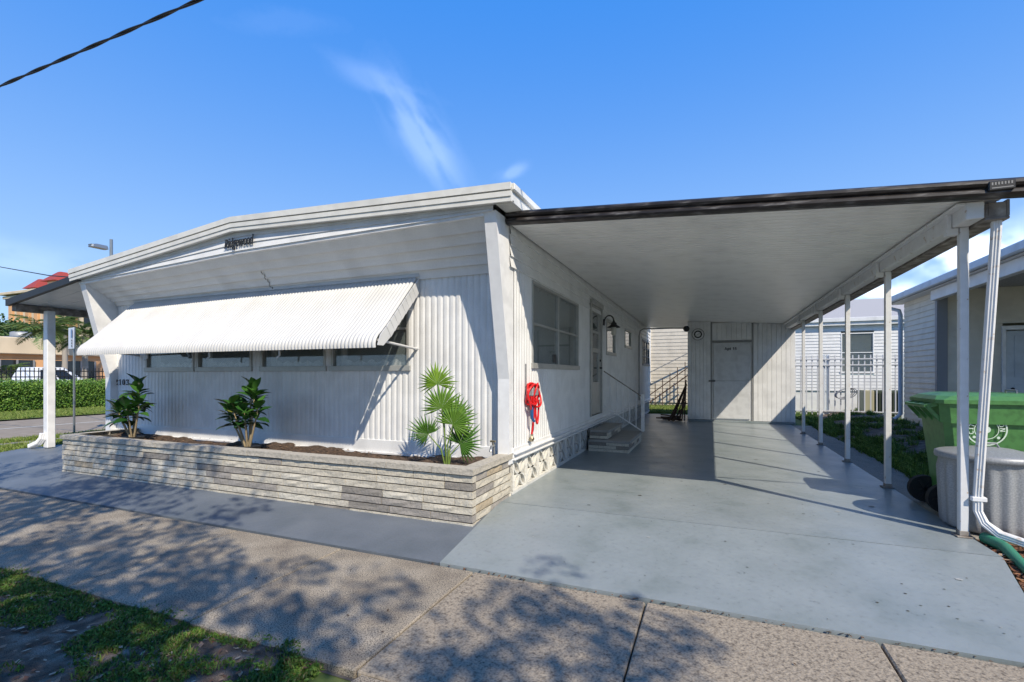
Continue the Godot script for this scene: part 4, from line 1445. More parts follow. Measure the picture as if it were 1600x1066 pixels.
	bx(st, Vector3(4.58, 0.0, -19.5), Vector3(4.855, 0.78, -18.7), 0.02)
	obj("side_panel", st, M.ac_tan, ac)
	var hs := thing("coiled_hose", "dark garden hose coiled over the picket fence", "hose", Vector3(4.0, 0.75, -17.2))
	for k in 4:
		st = S()
		var pts := []
		for i in 25:
			var t := TAU * i / 24.0
			pts.append(Vector3(3.68 + cos(t) * (0.2 + 0.02 * k) + 0.03 * k, 0.72 + sin(t) * (0.12 + 0.012 * k) + 0.06 * cos(t), -17.22 + 0.02 * k))
		tube(st, pts, 0.013, 6, false)
		obj("coil", st, M.grey_trim, hs)

# ---------------------------------------------------------------- across the side street
func car(label: String, at: Vector3, turn: float, tall: float, pickup: bool) -> void:
	var t := thing("parked_car", label, "car", at, "white cars parked behind the black fence")
	t.rotation.y = turn
	var B := Basis(Vector3.UP, turn)
	var tr := func(v: Vector3) -> Vector3: return at + v   # children are turned with the root
	var L := 5.2 if pickup else 4.6
	var st := S()
	var side := [Vector2(-L / 2, 0.35), Vector2(-L / 2, 0.85), Vector2(-L / 2 + 0.15, 0.98), Vector2(-L * 0.2, 1.02), Vector2(L / 2 - 0.9, 0.98), Vector2(L / 2 - 0.1, 0.82), Vector2(L / 2, 0.5), Vector2(L / 2 - 0.05, 0.35)]
	var poly := []
	for p in side:
		poly.append(tr.call(Vector3(p.x, p.y, -0.88)))
	slab(st, poly, Vector3(0, 0, 1.76))
	obj("body", st, M.car_white, t)
	st = S()
	var a := -L / 2 + (1.9 if pickup else 0.1)
	var r0 := ring4(a, L * 0.24, -0.84, 0.84, 1.0, 0.05)
	var r1 := ring4(a + 0.22, L * 0.24 - 0.75, -0.68, 0.68, tall, 0.08)
	for k in 8:
		r0[k] = tr.call(r0[k]); r1[k] = tr.call(r1[k])
	loft(st, [r0, r1])
	obj("cabin", st, M.car_white, t)
	st = S()
	for s in [-1.0, 1.0]:
		for q in [[0.10, 0.46], [0.50, 0.88]]:
			var p := []
			for e in [[q[0], 0.12], [q[1], 0.12], [q[1], 0.82], [q[0], 0.82]]:
				var x: float = lerpf(lerpf(a + 0.08, L * 0.24 - 0.1, e[0]), lerpf(a + 0.25, L * 0.24 - 0.78, e[0]), e[1])
				p.append(tr.call(Vector3(x, lerpf(1.0, tall, e[1]), s * (lerpf(0.84, 0.68, e[1]) + 0.008))))
			quad(st, p[0], p[1], p[2], p[3])
	var x0 := L * 0.24
	quad(st, tr.call(Vector3(x0 - 0.07, 1.08, -0.72)), tr.call(Vector3(x0 - 0.07, 1.08, 0.72)), tr.call(Vector3(x0 - 0.64, tall - 0.07, 0.62)), tr.call(Vector3(x0 - 0.64, tall - 0.07, -0.62)))
	obj("windows", st, M.car_glass, t)
	for wx in [-L * 0.31, L * 0.31]:
		for s in [-1.0, 1.0]:
			st = S()
			tube(st, [tr.call(Vector3(wx, 0.34, s * 0.70)), tr.call(Vector3(wx, 0.34, s * 0.90))], 0.34, 18)
			var wh := obj("wheel", st, M.tyre, t)
			st = S()
			tube(st, [tr.call(Vector3(wx, 0.34, s * 0.895)), tr.call(Vector3(wx, 0.34, s * 0.91))], 0.2, 14)
			obj("rim", st, M.rim, wh)

func left_street() -> void:
	var lf := leaf_clump(41, 60, 0.22, 0.075, [Color(0.05, 0.13, 0.02), Color(0.10, 0.22, 0.03), Color(0.20, 0.33, 0.05)])
	var hg := thing("clipped_hedge", "long clipped green hedge along the far side of the side street", "hedge", Vector3(-22.4, 0, -12))
	var st := S()
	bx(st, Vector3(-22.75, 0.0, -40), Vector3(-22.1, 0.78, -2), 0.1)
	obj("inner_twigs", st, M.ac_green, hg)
	var tf := []
	for k in 5200:
		var z := -rnd(2, 30)
		var f := rng.randf()
		var p := Vector3(-22.05 + rnd(-0.06, 0.1), rnd(0.05, 0.92), z) if f < 0.62 else Vector3(rnd(-22.8, -22.05), 0.88 + rnd(-0.08, 0.1), z)
		tf.append(Transform3D(Basis.from_euler(Vector3(rnd(0, TAU), rnd(0, TAU), 0)) * rnd(0.55, 0.95), p))
	scatter("foliage", lf, M.leaves, tf, hg)
	var fc := thing("iron_fence", "black metal picket fence behind the hedge", "fence", Vector3(-23.6, 0, -14))
	for k in 150:
		st = S()
		var z := -5.0 - k * 0.13
		bx(st, Vector3(-23.612, 0.05, z - 0.012), Vector3(-23.588, 1.55, z + 0.012))
		obj("picket", st, M.fence_black, fc)
	for y in [0.2, 1.2, 1.42]:
		st = S()
		bx(st, Vector3(-23.585, y - 0.02, -24.6), Vector3(-23.55, y + 0.02, -4.8))
		obj("rail", st, M.fence_black, fc)
	for z in [-8.0, -10.4, -12.8, -15.2]:
		st = S()
		bx(st, Vector3(-23.66, 0, z - 0.035), Vector3(-23.615, 1.65, z + 0.035))
		obj("fence_post", st, M.fence_black, fc)
	car("white pickup truck parked behind the black fence", Vector3(-27.0, 0, -11.6), PI / 2 + 0.05, 1.60, true)
	car("white sport utility car parked beyond the pickup truck", Vector3(-28.5, 0, -17.5), PI / 2, 1.72, false)
	st = S()
	quad(st, Vector3(-60, -0.02, -60), Vector3(-60, -0.02, 20), Vector3(-23.8, -0.02, 20), Vector3(-23.8, -0.02, -60))
	structure("parking_lot", st, M.asphalt)
	# low flat-roofed building
	var lb := thing("low_building", "low tan flat-roofed building with dark windows behind the parked cars", "building", Vector3(-44, 0, -22))
	st = S()
	bx(st, Vector3(-52, 0, -40), Vector3(-40, 3.0, -6), 0.02)
	obj("wall", st, M.stucco_orange, lb)
	st = S()
	bx(st, Vector3(-52.3, 2.55, -40.3), Vector3(-39.7, 3.6, -5.7), 0.05)
	obj("parapet", st, M.stucco_cream, lb)
	for k in 9:
		st = S()
		var z := -9.0 - k * 3.3
		bx(st, Vector3(-40.05, 0.6, z - 1.2), Vector3(-39.95, 2.2, z + 1.2), 0.02)
		var wn := obj("window", st, M.car_glass, lb)
		st = S()
		for q in [-1.2, -0.4, 0.4, 1.2]:
			bx(st, Vector3(-39.94, 0.6, z + q - 0.05), Vector3(-39.9, 2.2, z + q + 0.05))
		obj("frame", st, M.grey_trim, wn)
	var hv := thing("rooftop_unit", "grey metal ventilation unit on the low building roof", "ventilator", Vector3(-47.6, 3.6, -19.3))
	st = S()
	bx(st, Vector3(-48.3, 3.0, -20.1), Vector3(-46.9, 4.1, -18.5), 0.03)
	obj("housing", st, M.lamp_grey, hv)
	st = S()
	lathe(st, Vector3(-47.6, 4.1, -19.3), [Vector2(0.62, 0), Vector2(0.62, 0.3), Vector2(0.5, 0.36), Vector2(0.01, 0.36)], 18)
	obj("fan_cowl", st, M.galvanised, hv)
	# hotel tower
	var ht := thing("hotel_tower", "tall orange and cream hotel with red metal roofs beyond the palms", "hotel", Vector3(-84, 0, -46))
	st = S()
	bx(st, Vector3(-92, 0, -62), Vector3(-78, 12.6, -42), 0.05)
	obj("wall", st, M.stucco_cream, ht)
	for k in 5:
		st = S()
		bx(st, Vector3(-78.02, 0, -43.6 - k * 4.2), Vector3(-77.7, 11.5, -42.4 - k * 4.2), 0.03)
		obj("pilaster", st, M.stucco_orange, ht)
		for fl in 3:
			st = S()
			bx(st, Vector3(-78.02, 1.4 + fl * 3.4, -46.0 - k * 4.2), Vector3(-77.94, 3.2 + fl * 3.4, -44.4 - k * 4.2))
			obj("window", st, M.car_glass, ht)
	for k in 6:
		st = S()
		bx(st, Vector3(-91.6 + k * 2.3, 0, -42.02), Vector3(-90.6 + k * 2.3, 11.5, -41.7), 0.03)
		obj("pilaster", st, M.stucco_orange, ht)
	for k in 3:
		st = S()
		bx(st, Vector3(-92.3 - 0.2 * k, 11.9 + k * 0.55, -62.3 - 0.2 * k), Vector3(-77.7 + 0.3 * k, 12.3 + k * 0.55, -41.7 + 0.3 * k), 0.05)
		obj("cornice", st, M.stucco_cream, ht)
	for q in [[-82.0, -44.5, 1.7, 14.7], [-86.6, -44.0, 1.4, 13.9]]:
		st = S()
		bx(st, Vector3(q[0] - q[2], 12.6, q[1] - q[2]), Vector3(q[0] + q[2] * 0.4, q[3], q[1] + q[2]), 0.05)
		var tw := obj("turret", st, M.stucco_cream, ht)
		st = S()
		loft(st, [ring4(q[0] - q[2] - 0.6, q[0] + q[2] * 0.4 + 0.6, q[1] - q[2] - 0.6, q[1] + q[2] + 0.6, q[3], 0.05), ring4(q[0] - q[2] * 0.55, q[0] - q[2] * 0.1, q[1] - q[2] * 0.5, q[1] + q[2] * 0.5, q[3] + 1.5, 0.05)])
		obj("roof", st, M.red_roof, tw)
	ht.position += Vector3(-5, 0, 4)
	# palms
	var fm := palm_frond()
	for q in [[-31.9, -13.9, 3.6, 1.7, "palm tree with arching fronds between the low building and the road"], [-37.2, -17.1, 4.3, 1.9, "taller palm tree in front of the orange hotel wall"], [-32.6, -15.9, 3.4, 1.7, "shorter palm tree with a pale trunk close to the home's corner"], [-32.3, -12.5, 1.4, 1.1, "small low palm beside the parked pickup truck"]]:
		var p := thing("palm_tree", q[4], "palm", Vector3(q[0], 0, q[1]), "palms along the side street")
		st = S()
		tube(st, [Vector3(q[0], 0, q[1]), Vector3(q[0] + 0.1, q[2] * 0.5, q[1]), Vector3(q[0], q[2], q[1])], [0.2, 0.14, 0.12], 10)
		obj("trunk", st, M.palm_bark, p)
		for k in 17:
			var tilt := rnd(-0.75, 0.95)
			var bs := Basis(Vector3.UP, TAU * k * 0.382) * Basis(Vector3(0, 0, 1), tilt)
			put("frond", fm, M.leaves, p, Transform3D(bs * (q[3] / 2.0), Vector3(q[0], q[2] + 0.02, q[1])))
	# woods behind
	for q in [[-74.3, -28.8, 7.6, 3.6, "dark green spreading tree above the rooftop ventilation unit"], [-78.5, -32.5, 7.2, 3.4, "dark green tree between the rooftop unit and the palms"], [-70.0, -25.2, 7.4, 3.6, "dark green spreading tree at the outer end of the low building"], [-80.5, -34.6, 5.6, 2.6, "lower dark green tree at the foot of the hotel"]]:
		broad_tree("oak_tree", q[4], Vector3(q[0], 0, q[1]), q[2], q[3], 260, 77, "trees behind the low building", 2.4)
	# street lamp, signs and wires
	var lp := thing("street_lamp", "grey street lamp showing above the roof edge", "street lamp", Vector3(-46, 0, -24.3))
	st = S()
	tube(st, [Vector3(-46, 0, -24.3), Vector3(-46, 12.5, -24.3)], [0.16, 0.11], 10)
	obj("pole", st, M.lamp_grey, lp)
	st = S()
	bx(st, Vector3(-46.45, 11.72, -23.9), Vector3(-46.02, 11.82, -22.9), 0.02)
	loft(st, [ring4(-46.55, -45.9, -24.1, -22.9, 11.6, 0.1), ring4(-46.5, -45.95, -24.1, -22.95, 11.8, 0.1), ring4(-46.35, -46.1, -24.1, -23.3, 11.92, 0.05)])
	obj("lamp_head", st, M.lamp_grey, lp)
	var sg := thing("parking_sign", "narrow blue and white street sign on a thin steel pole", "sign", Vector3(-13.1, 0, -6.1))
	var sx := -12.95
	var sz := -6.13
	st = S()
	tube(st, [Vector3(sx, -0.05, sz), Vector3(sx, 2.34, sz)], 0.022, 8)
	obj("pole", st, M.chrome_grey, sg)
	var sb := Basis(Vector3.UP, deg_to_rad(-8))
	st = S()
	bx(st, Vector3(-0.15, 0, -0.004), Vector3(0.15, 0.46, 0.004), 0.002)
	var pl := put("sign_plate", done(st), M.sign_white, sg, Transform3D(sb, Vector3(sx, 1.86, sz + 0.05)))
	st = S()
	bx(st, Vector3(-0.11, 0.24, 0.004), Vector3(0.11, 0.42, 0.007))
	put("sign_print", done(st), M.sign_blue, pl, Transform3D(sb, Vector3(sx, 1.86, sz + 0.05)))
	for k in 6:
		st = S()
		bx(st, Vector3(-0.09 + (k % 2) * 0.12, 0.04 + (k / 2) * 0.06, 0.004), Vector3(-0.03 + (k % 2) * 0.12, 0.075 + (k / 2) * 0.06, 0.007))
		put("sign_print", done(st), M.black_plastic, pl, Transform3D(sb, Vector3(sx, 1.86, sz + 0.05)))
	for q in [[-26.0, 5.4, -3.2, "wooden utility pole beside the side street"], [16.0, 5.4, -3.2, "wooden utility pole along the street past the carport"], [-29.2, 6.2, -9.65, "wooden utility pole behind the hedge"]]:
		st = S()
		tube(st, [Vector3(q[0], -0.2, q[2]), Vector3(q[0], q[1] + 0.6, q[2])], [0.15, 0.11], 10)
		var up := obj("utility_pole", st, M.bark)
		tag(up, q[3], "utility pole", "utility poles")
	st = S()
	for s in 2:
		var pts := []
		for k in 420:
			var x := -26.0 + 42.0 * k / 419.0
			var f := k / 419.0
			var c := Vector3(x, 5.35 - 1.5 * f * (1 - f), -3.2)
			pts.append(c + Vector3(0, cos(k * 0.55 + s * PI), sin(k * 0.55 + s * PI)) * 0.009)
		tube(st, pts, 0.0105, 6, false)
	tag(obj("power_cable", st, M.cable_black), "thick twisted black power cable crossing above the street corner", "cable")
	st = S()
	tube(st, [Vector3(-9.1, 2.86, -5.0), Vector3(-14.0, 3.56, -6.15), Vector3(-19.1, 4.42, -7.3), Vector3(-29.2, 6.4, -9.65)], 0.012, 5)
	tag(obj("service_wire", st, M.cable_black), "thin black wire running down to the home's roof corner", "wire")

# ---------------------------------------------------------------- small things
func small_things() -> void:
	# red hose on a hanger
	var hs := thing("garden_hose", "red garden hose looped on a hanger by the wide side window", "hose", Vector3(HX1, 0.9, -5.25))
	var st := S()
	var x := HX1 + 0.03
	bx(st, Vector3(HX1 + 0.008, 1.16, -5.17), Vector3(HX1 + 0.02, 1.42, -5.15))
	bx(st, Vector3(HX1 + 0.008, 1.05, -5.36), Vector3(HX1 + 0.10, 1.14, -5.16), 0.01)
	obj("hanger", st, M.galvanised, hs)
	for k in 7:
		st = S()
		var pts := []
		for i in 33:
			var t := TAU * i / 32.0
			var rx := 0.105 + 0.012 * (k % 3)
			var ry := 0.10 + 0.018 * (k % 4)
			pts.append(Vector3(x + 0.012 * k + 0.02 * sin(t * 2 + k), 1.08 + sin(t) * ry - 0.012 * (k % 4), -5.26 + cos(t) * rx + (0.055 if k % 2 else -0.045)))
		tube(st, pts, 0.0125, 7, false)
		obj("coil", st, M.red_rubber, hs)
	st = S()
	var lp := []
	for i in 21:
		var t := PI * i / 20.0
		lp.append(Vector3(x + 0.05, 1.0 - sin(t) * 0.28, -5.36 - 0.055 * cos(t)))
	tube(st, lp, 0.0125, 7, false)
	obj("hanging_loop", st, M.red_rubber, hs)
	st = S()
	tube(st, [Vector3(x + 0.06, 1.0, -5.24), Vector3(x + 0.055, 0.85, -5.25), Vector3(x + 0.03, 0.68, -5.26), Vector3(x + 0.02, 0.60, -5.26)], 0.0125, 7)
	obj("hanging_end", st, M.red_rubber, hs)
	st = S()
	tube(st, [Vector3(x + 0.02, 0.605, -5.26), Vector3(x + 0.02, 0.57, -5.26), Vector3(x + 0.02, 0.565, -5.26), Vector3(x + 0.02, 0.52, -5.26)], [0.016, 0.016, 0.026, 0.02], 10)
	tube(st, [Vector3(x + 0.02, 0.545, -5.22), Vector3(x + 0.02, 0.545, -5.30)], 0.02, 8)
	obj("coupling", st, M.brass, hs)
	st = S()
	tube(st, [Vector3(x + 0.04, 0.96, -5.19), Vector3(x + 0.05, 0.9, -5.18), Vector3(x + 0.05, 0.80, -5.185), Vector3(x + 0.07, 0.755, -5.21)], [0.014, 0.022, 0.02, 0.016], 8)
	obj("spray_nozzle", st, M.blue_plastic, hs)
	# tap on the corner fin
	var tp := thing("garden_tap", "small grey garden tap at the foot of the corner fin", "tap", Vector3(-2.12, 0.52, -4.66))
	st = S()
	tube(st, [Vector3(-2.13, 0.0, -4.665), Vector3(-2.13, 0.56, -4.665)], 0.012)
	tube(st, [Vector3(-2.13, 0.54, -4.665), Vector3(-2.13, 0.54, -4.60), Vector3(-2.13, 0.49, -4.575)], 0.014)
	obj("pipe", st, M.chrome_grey, tp)
	st = S()
	tube(st, [Vector3(-2.16, 0.59, -4.64), Vector3(-2.10, 0.59, -4.64)], 0.012)
	tube(st, [Vector3(-2.13, 0.55, -4.64), Vector3(-2.13, 0.59, -4.64)], 0.007)
	obj("handle", st, M.brass, tp)
	# barn lantern by the door
	var ln := thing("wall_lantern", "black gooseneck barn lantern on the wall past the storm door", "lamp", Vector3(HX1, 2.3, -9.55))
	st = S()
	tube(st, [Vector3(HX1 + 0.005, 2.33, -9.52), Vector3(HX1 + 0.03, 2.33, -9.52)], 0.065, 14)
	var pts := []
	for k in 11:
		var t := PI * k / 10.0
		pts.append(Vector3(HX1 + 0.03 + 0.09 * (1 - cos(t)), 2.35 + 0.11 * sin(t), -9.52))
	tube(st, pts, 0.013, 8)
	obj("arm", st, M.black_metal, ln)
	st = S()
	lathe(st, Vector3(HX1 + 0.21, 2.16, -9.52), [Vector2(0.02, 0.20), Vector2(0.025, 0.165), Vector2(0.055, 0.15), Vector2(0.06, 0.11), Vector2(0.13, 0.065), Vector2(0.127, 0.057), Vector2(0.055, 0.09)], 20)
	obj("shade", st, M.black_metal, ln)
	st = S()
	lathe(st, Vector3(HX1 + 0.21, 2.06, -9.52), [Vector2(0.005, 0.0), Vector2(0.038, 0.01), Vector2(0.05, 0.04), Vector2(0.05, 0.19)], 16)
	obj("glass_jar", st, M.lamp_glass, ln)
	# wheeled bin
	var bn := thing("wheeled_bin", "green wheeled rubbish bin with a round white emblem", "rubbish bin", Vector3(2.4, 0, -5.95))
	st = S()
	loft(st, [ring4(2.08, 2.62, -6.20, -5.70, 0.06, 0.05), ring4(2.05, 2.70, -6.22, -5.68, 0.45, 0.05), ring4(2.01, 2.78, -6.25, -5.655, 0.86, 0.05)])
	loft(st, [ring4(1.985, 2.82, -6.275, -5.63, 0.85, 0.06), ring4(1.97, 2.84, -6.285, -5.62, 1.03, 0.06)])
	obj("body", st, M.bin_green, bn)
	st = S()
	loft(st, [ring4(1.93, 2.88, -6.31, -5.595, 1.03, 0.05), ring4(1.93, 2.88, -6.31, -5.595, 1.065, 0.05), ring4(1.97, 2.82, -6.26, -5.645, 1.10, 0.08), ring4(2.05, 2.70, -6.18, -5.72, 1.125, 0.1)])
	var ld := obj("lid", st, M.bin_green, bn)
	st = S()
	tube(st, [Vector3(2.60, 1.09, -5.86), Vector3(2.60, 1.15, -5.86), Vector3(2.60, 1.15, -6.04), Vector3(2.60, 1.09, -6.04)], 0.008, 6)
	obj("grip", st, M.galvanised, ld)
	st = S()
	tube(st, [Vector3(1.885, 1.0, -6.2), Vector3(1.885, 1.0, -5.70)], 0.018, 8)
	for z in [-6.19, -6.03, -5.87, -5.71]:
		bar(st, Vector3(1.885, 1.0, z), Vector3(2.0, 1.03, z), 0.03, 0.035)
		bar(st, Vector3(1.90, 0.985, z), Vector3(2.0, 0.86, z), 0.02, 0.03)
	obj("handle", st, M.bin_green, bn)
	for z in [-6.16, -5.70]:
		st = S()
		tube(st, [Vector3(2.02, 0.135, z - 0.035), Vector3(2.02, 0.135, z + 0.035)], 0.135, 20)
		var wh := obj("wheel", st, M.tyre, bn)
		st = S()
		for k in 6:
			var t := TAU * k / 6.0
			bar(st, Vector3(2.02, 0.135, z + 0.038), Vector3(2.02 + cos(t) * 0.1, 0.135 + sin(t) * 0.1, z + 0.038), 0.02, 0.012, Vector3(0, 0, 1))
		obj("spokes", st, M.black_plastic, wh)
	# the emblem on the flank facing the street
	var ec := Vector3(2.30, 0.80, -5.646)
	var tilt := Basis(Vector3.RIGHT, 0.06)
	for q in [[0.135, 0.146], [0.082, 0.088], [0.0, 0.03]]:
		st = S()
		disc(st, Vector3.ZERO, q[0], q[1], 0.002, 36)
		put("emblem_ring", done(st), M.bin_print, bn, Transform3D(tilt, ec))
	var words := [["C", 196.0], ["I", 176.0], ["T", 160.0], ["Y", 140.0], ["T", 44.0], ["O", 24.0], ["N", 2.0]]
	for w in words:
		var an := deg_to_rad(w[1])
		put("emblem_letter", letters(w[0], 0.05, 0.002), M.bin_print, bn, Transform3D(tilt * Basis(Vector3(0, 0, 1), an - PI / 2), ec + tilt * Vector3(cos(an) * 0.11, sin(an) * 0.11, 0.002)))
	for k in 2:
		st = S()
		disc(st, Vector3.ZERO, 0.0, 0.012, 0.002, 12)
		put("emblem_dot", done(st), M.bin_print, bn, Transform3D(tilt, ec + tilt * Vector3(0.11 * (1 if k else -1) * 0.77, -0.07, 0)))
	# galvanised can
	var cn := thing("galvanised_can", "ribbed galvanised steel dustbin with a lid behind the corner post", "dustbin", Vector3(2.17, 0, -5.3))
	st = S()
	var c := Vector3(2.17, -0.002, -5.30)
	lathe(st, c, [Vector2(0.01, 0.01), Vector2(0.285, 0.01), Vector2(0.29, 0.03), Vector2(0.295, 0.09), Vector2(0.312, 0.50), Vector2(0.316, 0.58), Vector2(0.325, 0.605)], 120, false, 0.02)
	obj("body", st, M.galvanised, cn)
	st = S()
	lathe(st, c, [Vector2(0.31, 0.585), Vector2(0.345, 0.588), Vector2(0.349, 0.61), Vector2(0.345, 0.635), Vector2(0.32, 0.645), Vector2(0.27, 0.648), Vector2(0.17, 0.675), Vector2(0.01, 0.69)], 48)
	var lid := obj("lid", st, M.galvanised, cn)
	st = S()
	tube(st, [c + Vector3(-0.07, 0.685, 0), c + Vector3(-0.05, 0.72, 0), c + Vector3(0.05, 0.72, 0), c + Vector3(0.07, 0.685, 0)], 0.008, 6)
	obj("handle", st, M.galvanised, lid)
	for s in [0.75]:
		st = S()
		var hc := c + Vector3(cos(s) * 0.33, 0.46, sin(s) * 0.33)
		var tn := Vector3(-sin(s), 0, cos(s))
		tube(st, [hc - tn * 0.06 + Vector3(0, 0.05, 0), hc - tn * 0.06, hc - tn * 0.03 - Vector3(0, 0.05, 0), hc + tn * 0.03 - Vector3(0, 0.05, 0), hc + tn * 0.06, hc + tn * 0.06 + Vector3(0, 0.05, 0)], 0.009, 6)
		obj("side_handle", st, M.galvanised, cn)
	var cd := S()
	var h0 := c + Vector3(cos(0.75) * 0.335, 0.41, sin(0.75) * 0.335)
	tube(cd, [h0 + Vector3(0, 0.05, 0.01), h0 + Vector3(-0.01, 0.0, 0.012), h0 + Vector3(-0.045, -0.15, 0.0), h0 + Vector3(-0.08, -0.30, -0.015)], 0.005, 5)
	obj("cord", cd, M.black_plastic, cn)
	# green drain pipes in the mulch
	for q in [[[Vector3(1.99, 0.02, -4.9), Vector3(2.02, 0.015, -4.7), Vector3(1.96, -0.02, -4.25), Vector3(1.90, -0.06, -3.95)], "green plastic drain pipe lying along the drive edge"], [[Vector3(2.42, 0.0, -4.56), Vector3(2.62, 0.0, -4.35), Vector3(2.95, -0.05, -4.0)], "green plastic drain pipe running from the downspout foot"]]:
		st = S()
		tube(st, q[0], [0.045, 0.04, 0.03, 0.022] if q[0].size() == 4 else 0.045, 10)
		tag(obj("drain_pipe", st, M.green_pipe), q[1], "pipe")
	st = S()
	tube(st, [Vector3(2.25, 0.0, -4.65), Vector3(2.44, -0.025, -4.54)], 0.052, 10)
	tag(obj("drain_adapter", st, M.black_plastic), "black rubber adapter joining downspout foot and green pipe", "pipe fitting")
	st = S()
	slab(st, [Vector3(2.08, -0.03, -4.5), Vector3(2.5, -0.04, -4.3), Vector3(2.35, -0.06, -4.05), Vector3(2.05, -0.045, -4.25)], Vector3(0, 0.03, 0))
	tag(obj("splash_block", st, M.green_pipe), "flat green splash block on the mulch beside the drive", "splash block")

# ---------------------------------------------------------------- vegetation
func leaf_quad(st: SurfaceTool, at: Vector3, d: Vector3, n: Vector3, L: float, w: float, col: Color, fold := 0.25) -> void:
	var s := d.cross(n).normalized()
	st.set_color(col)
	var mid := at + d * L * 0.5 - n * L * 0.04
	var tip := at + d * L - n * L * 0.14
	var a := mid + s * w * 0.5 + n * w * fold
	var b := mid - s * w * 0.5 + n * w * fold
	st.add_vertex(at); st.add_vertex(a); st.add_vertex(tip)
	st.add_vertex(at); st.add_vertex(tip); st.add_vertex(b)

# ball of small leaves, radius r
func leaf_clump(sd: int, count: int, r: float, size: float, cols: Array) -> ArrayMesh:
	var g := RandomNumberGenerator.new()
	g.seed = sd
	var st := S()
	for k in count:
		var p := Vector3(g.randfn(0, 1), g.randfn(0, 1), g.randfn(0, 1)).normalized() * r * pow(g.randf(), 0.5)
		var d := Vector3(g.randfn(0, 1), g.randfn(0, 0.7), g.randfn(0, 1)).normalized()
		var n := d.cross(Vector3(g.randfn(0, 1), g.randfn(0, 1), g.randfn(0, 1))).normalized()
		var c: Color = cols[g.randi() % cols.size()]
		var L := size * g.randf_range(0.7, 1.4)
		leaf_quad(st, p, d, n, L, L * 0.55, c * g.randf_range(0.75, 1.2))
	return done(st)

func scatter(called: String, mesh: Mesh, m: Material, tf: Array, parent: Node3D) -> MultiMeshInstance3D:
	var mm := MultiMesh.new()
	mm.transform_format = MultiMesh.TRANSFORM_3D
	mm.mesh = mesh
	mm.instance_count = tf.size()
	var base: Vector3 = origin.get(parent, Vector3.ZERO)
	for i in tf.size():
		mm.set_instance_transform(i, Transform3D(tf[i].basis, tf[i].origin - base))
	var o := MultiMeshInstance3D.new()
	o.multimesh = mm
	o.material_override = m
	if parent == self:
		o.name = numbered(called)
		add_child(o)
	else:
		o.name = called
		parent.add_child(o, true)
		o.set_meta("kind", "stuff")
	return o

func broad_tree(called: String, label: String, at: Vector3, h: float, r: float, clumps: int, sd: int, group: String, clump_scale: float, ry := 0.55, cy := 0.7) -> void:
	var g := RandomNumberGenerator.new()
	g.seed = sd + int(at.x * 13.0) + int(at.z * 7.0)
	var t := thing(called, label, "tree", at, group)
	var st := S()
	var cc := at + Vector3(0, h * cy, 0)
	tube(st, [at, at + Vector3(0.05, h * 0.2, 0), at + Vector3(0.0, h * 0.42, 0.05), cc], [h * 0.032, h * 0.025, h * 0.02, h * 0.008], 9)
	var ends := []
	for k in 11:
		var a := TAU * k / 11.0 + g.randf_range(-0.3, 0.3)
		var e := cc + Vector3(cos(a) * r * g.randf_range(0.55, 0.9), g.randf_range(-0.4, 0.6) * r * ry, sin(a) * r * g.randf_range(0.55, 0.9))
		var s := at + Vector3(0, h * g.randf_range(0.33, 0.6), 0)
		tube(st, [s, s.lerp(e, 0.5) + Vector3(0, 0.15, 0), e], [h * 0.013, h * 0.008, h * 0.003], 6)
		ends.append(e)
		for j in 2:
			var e2: Vector3 = s.lerp(e, 0.6) + Vector3(g.randf_range(-1, 1), g.randf_range(-0.3, 0.7), g.randf_range(-1, 1)) * r * 0.4
			tube(st, [s.lerp(e, 0.55), e2], [h * 0.005, h * 0.002], 5)
			ends.append(e2)
	obj("trunk", st, M.bark, t)
	var tf := []
	for k in clumps:
		var p := Vector3.ZERO
		if k % 3 == 0:
			p = Vector3(g.randfn(0, 1), g.randfn(0, 1), g.randfn(0, 1)).normalized() * pow(g.randf(), 0.4)
			p = cc + Vector3(p.x * r, p.y * r * ry, p.z * r)
		else:
			var e: Vector3 = ends[g.randi() % ends.size()]
			p = e + Vector3(g.randfn(0, 0.15), g.randfn(0, 0.10), g.randfn(0, 0.15)) * r
		tf.append(Transform3D(Basis.from_euler(Vector3(g.randf() * TAU, g.randf() * TAU, 0)) * (clump_scale * g.randf_range(0.7, 1.2)), p))
	if not M.has("tree_clump"):
		M["tree_clump"] = leaf_clump(51, 46, 0.34, 0.12, [Color(0.035, 0.075, 0.015), Color(0.05, 0.10, 0.02), Color(0.075, 0.13, 0.03)])
	scatter("crown", M.tree_clump, M.leaves, tf, t)

func shade_trees() -> void:
	broad_tree("street_tree", "leafy street tree on the verge in front of the planter", Vector3(-1.6, -0.18, 2.5), 7.4, 2.9, 300, 5, "street trees shading the sidewalk", 0.85, 0.5, 0.82)
	broad_tree("street_tree", "leafy street tree on the verge beside the drive", Vector3(3.3, -0.18, 3.9), 7.6, 2.8, 240, 6, "street trees shading the sidewalk", 0.8, 0.5, 0.82)
	broad_tree("street_tree", "leafy street tree at the corner of the side street", Vector3(-5.0, -0.18, 2.0), 7.2, 2.6, 240, 8, "street trees shading the sidewalk", 0.8, 0.5, 0.80)
	broad_tree("street_tree", "small leafy street tree between two larger ones on the verge", Vector3(1.0, -0.18, 3.3), 7.0, 2.3, 300, 9, "street trees shading the sidewalk", 0.8, 0.5, 0.82)

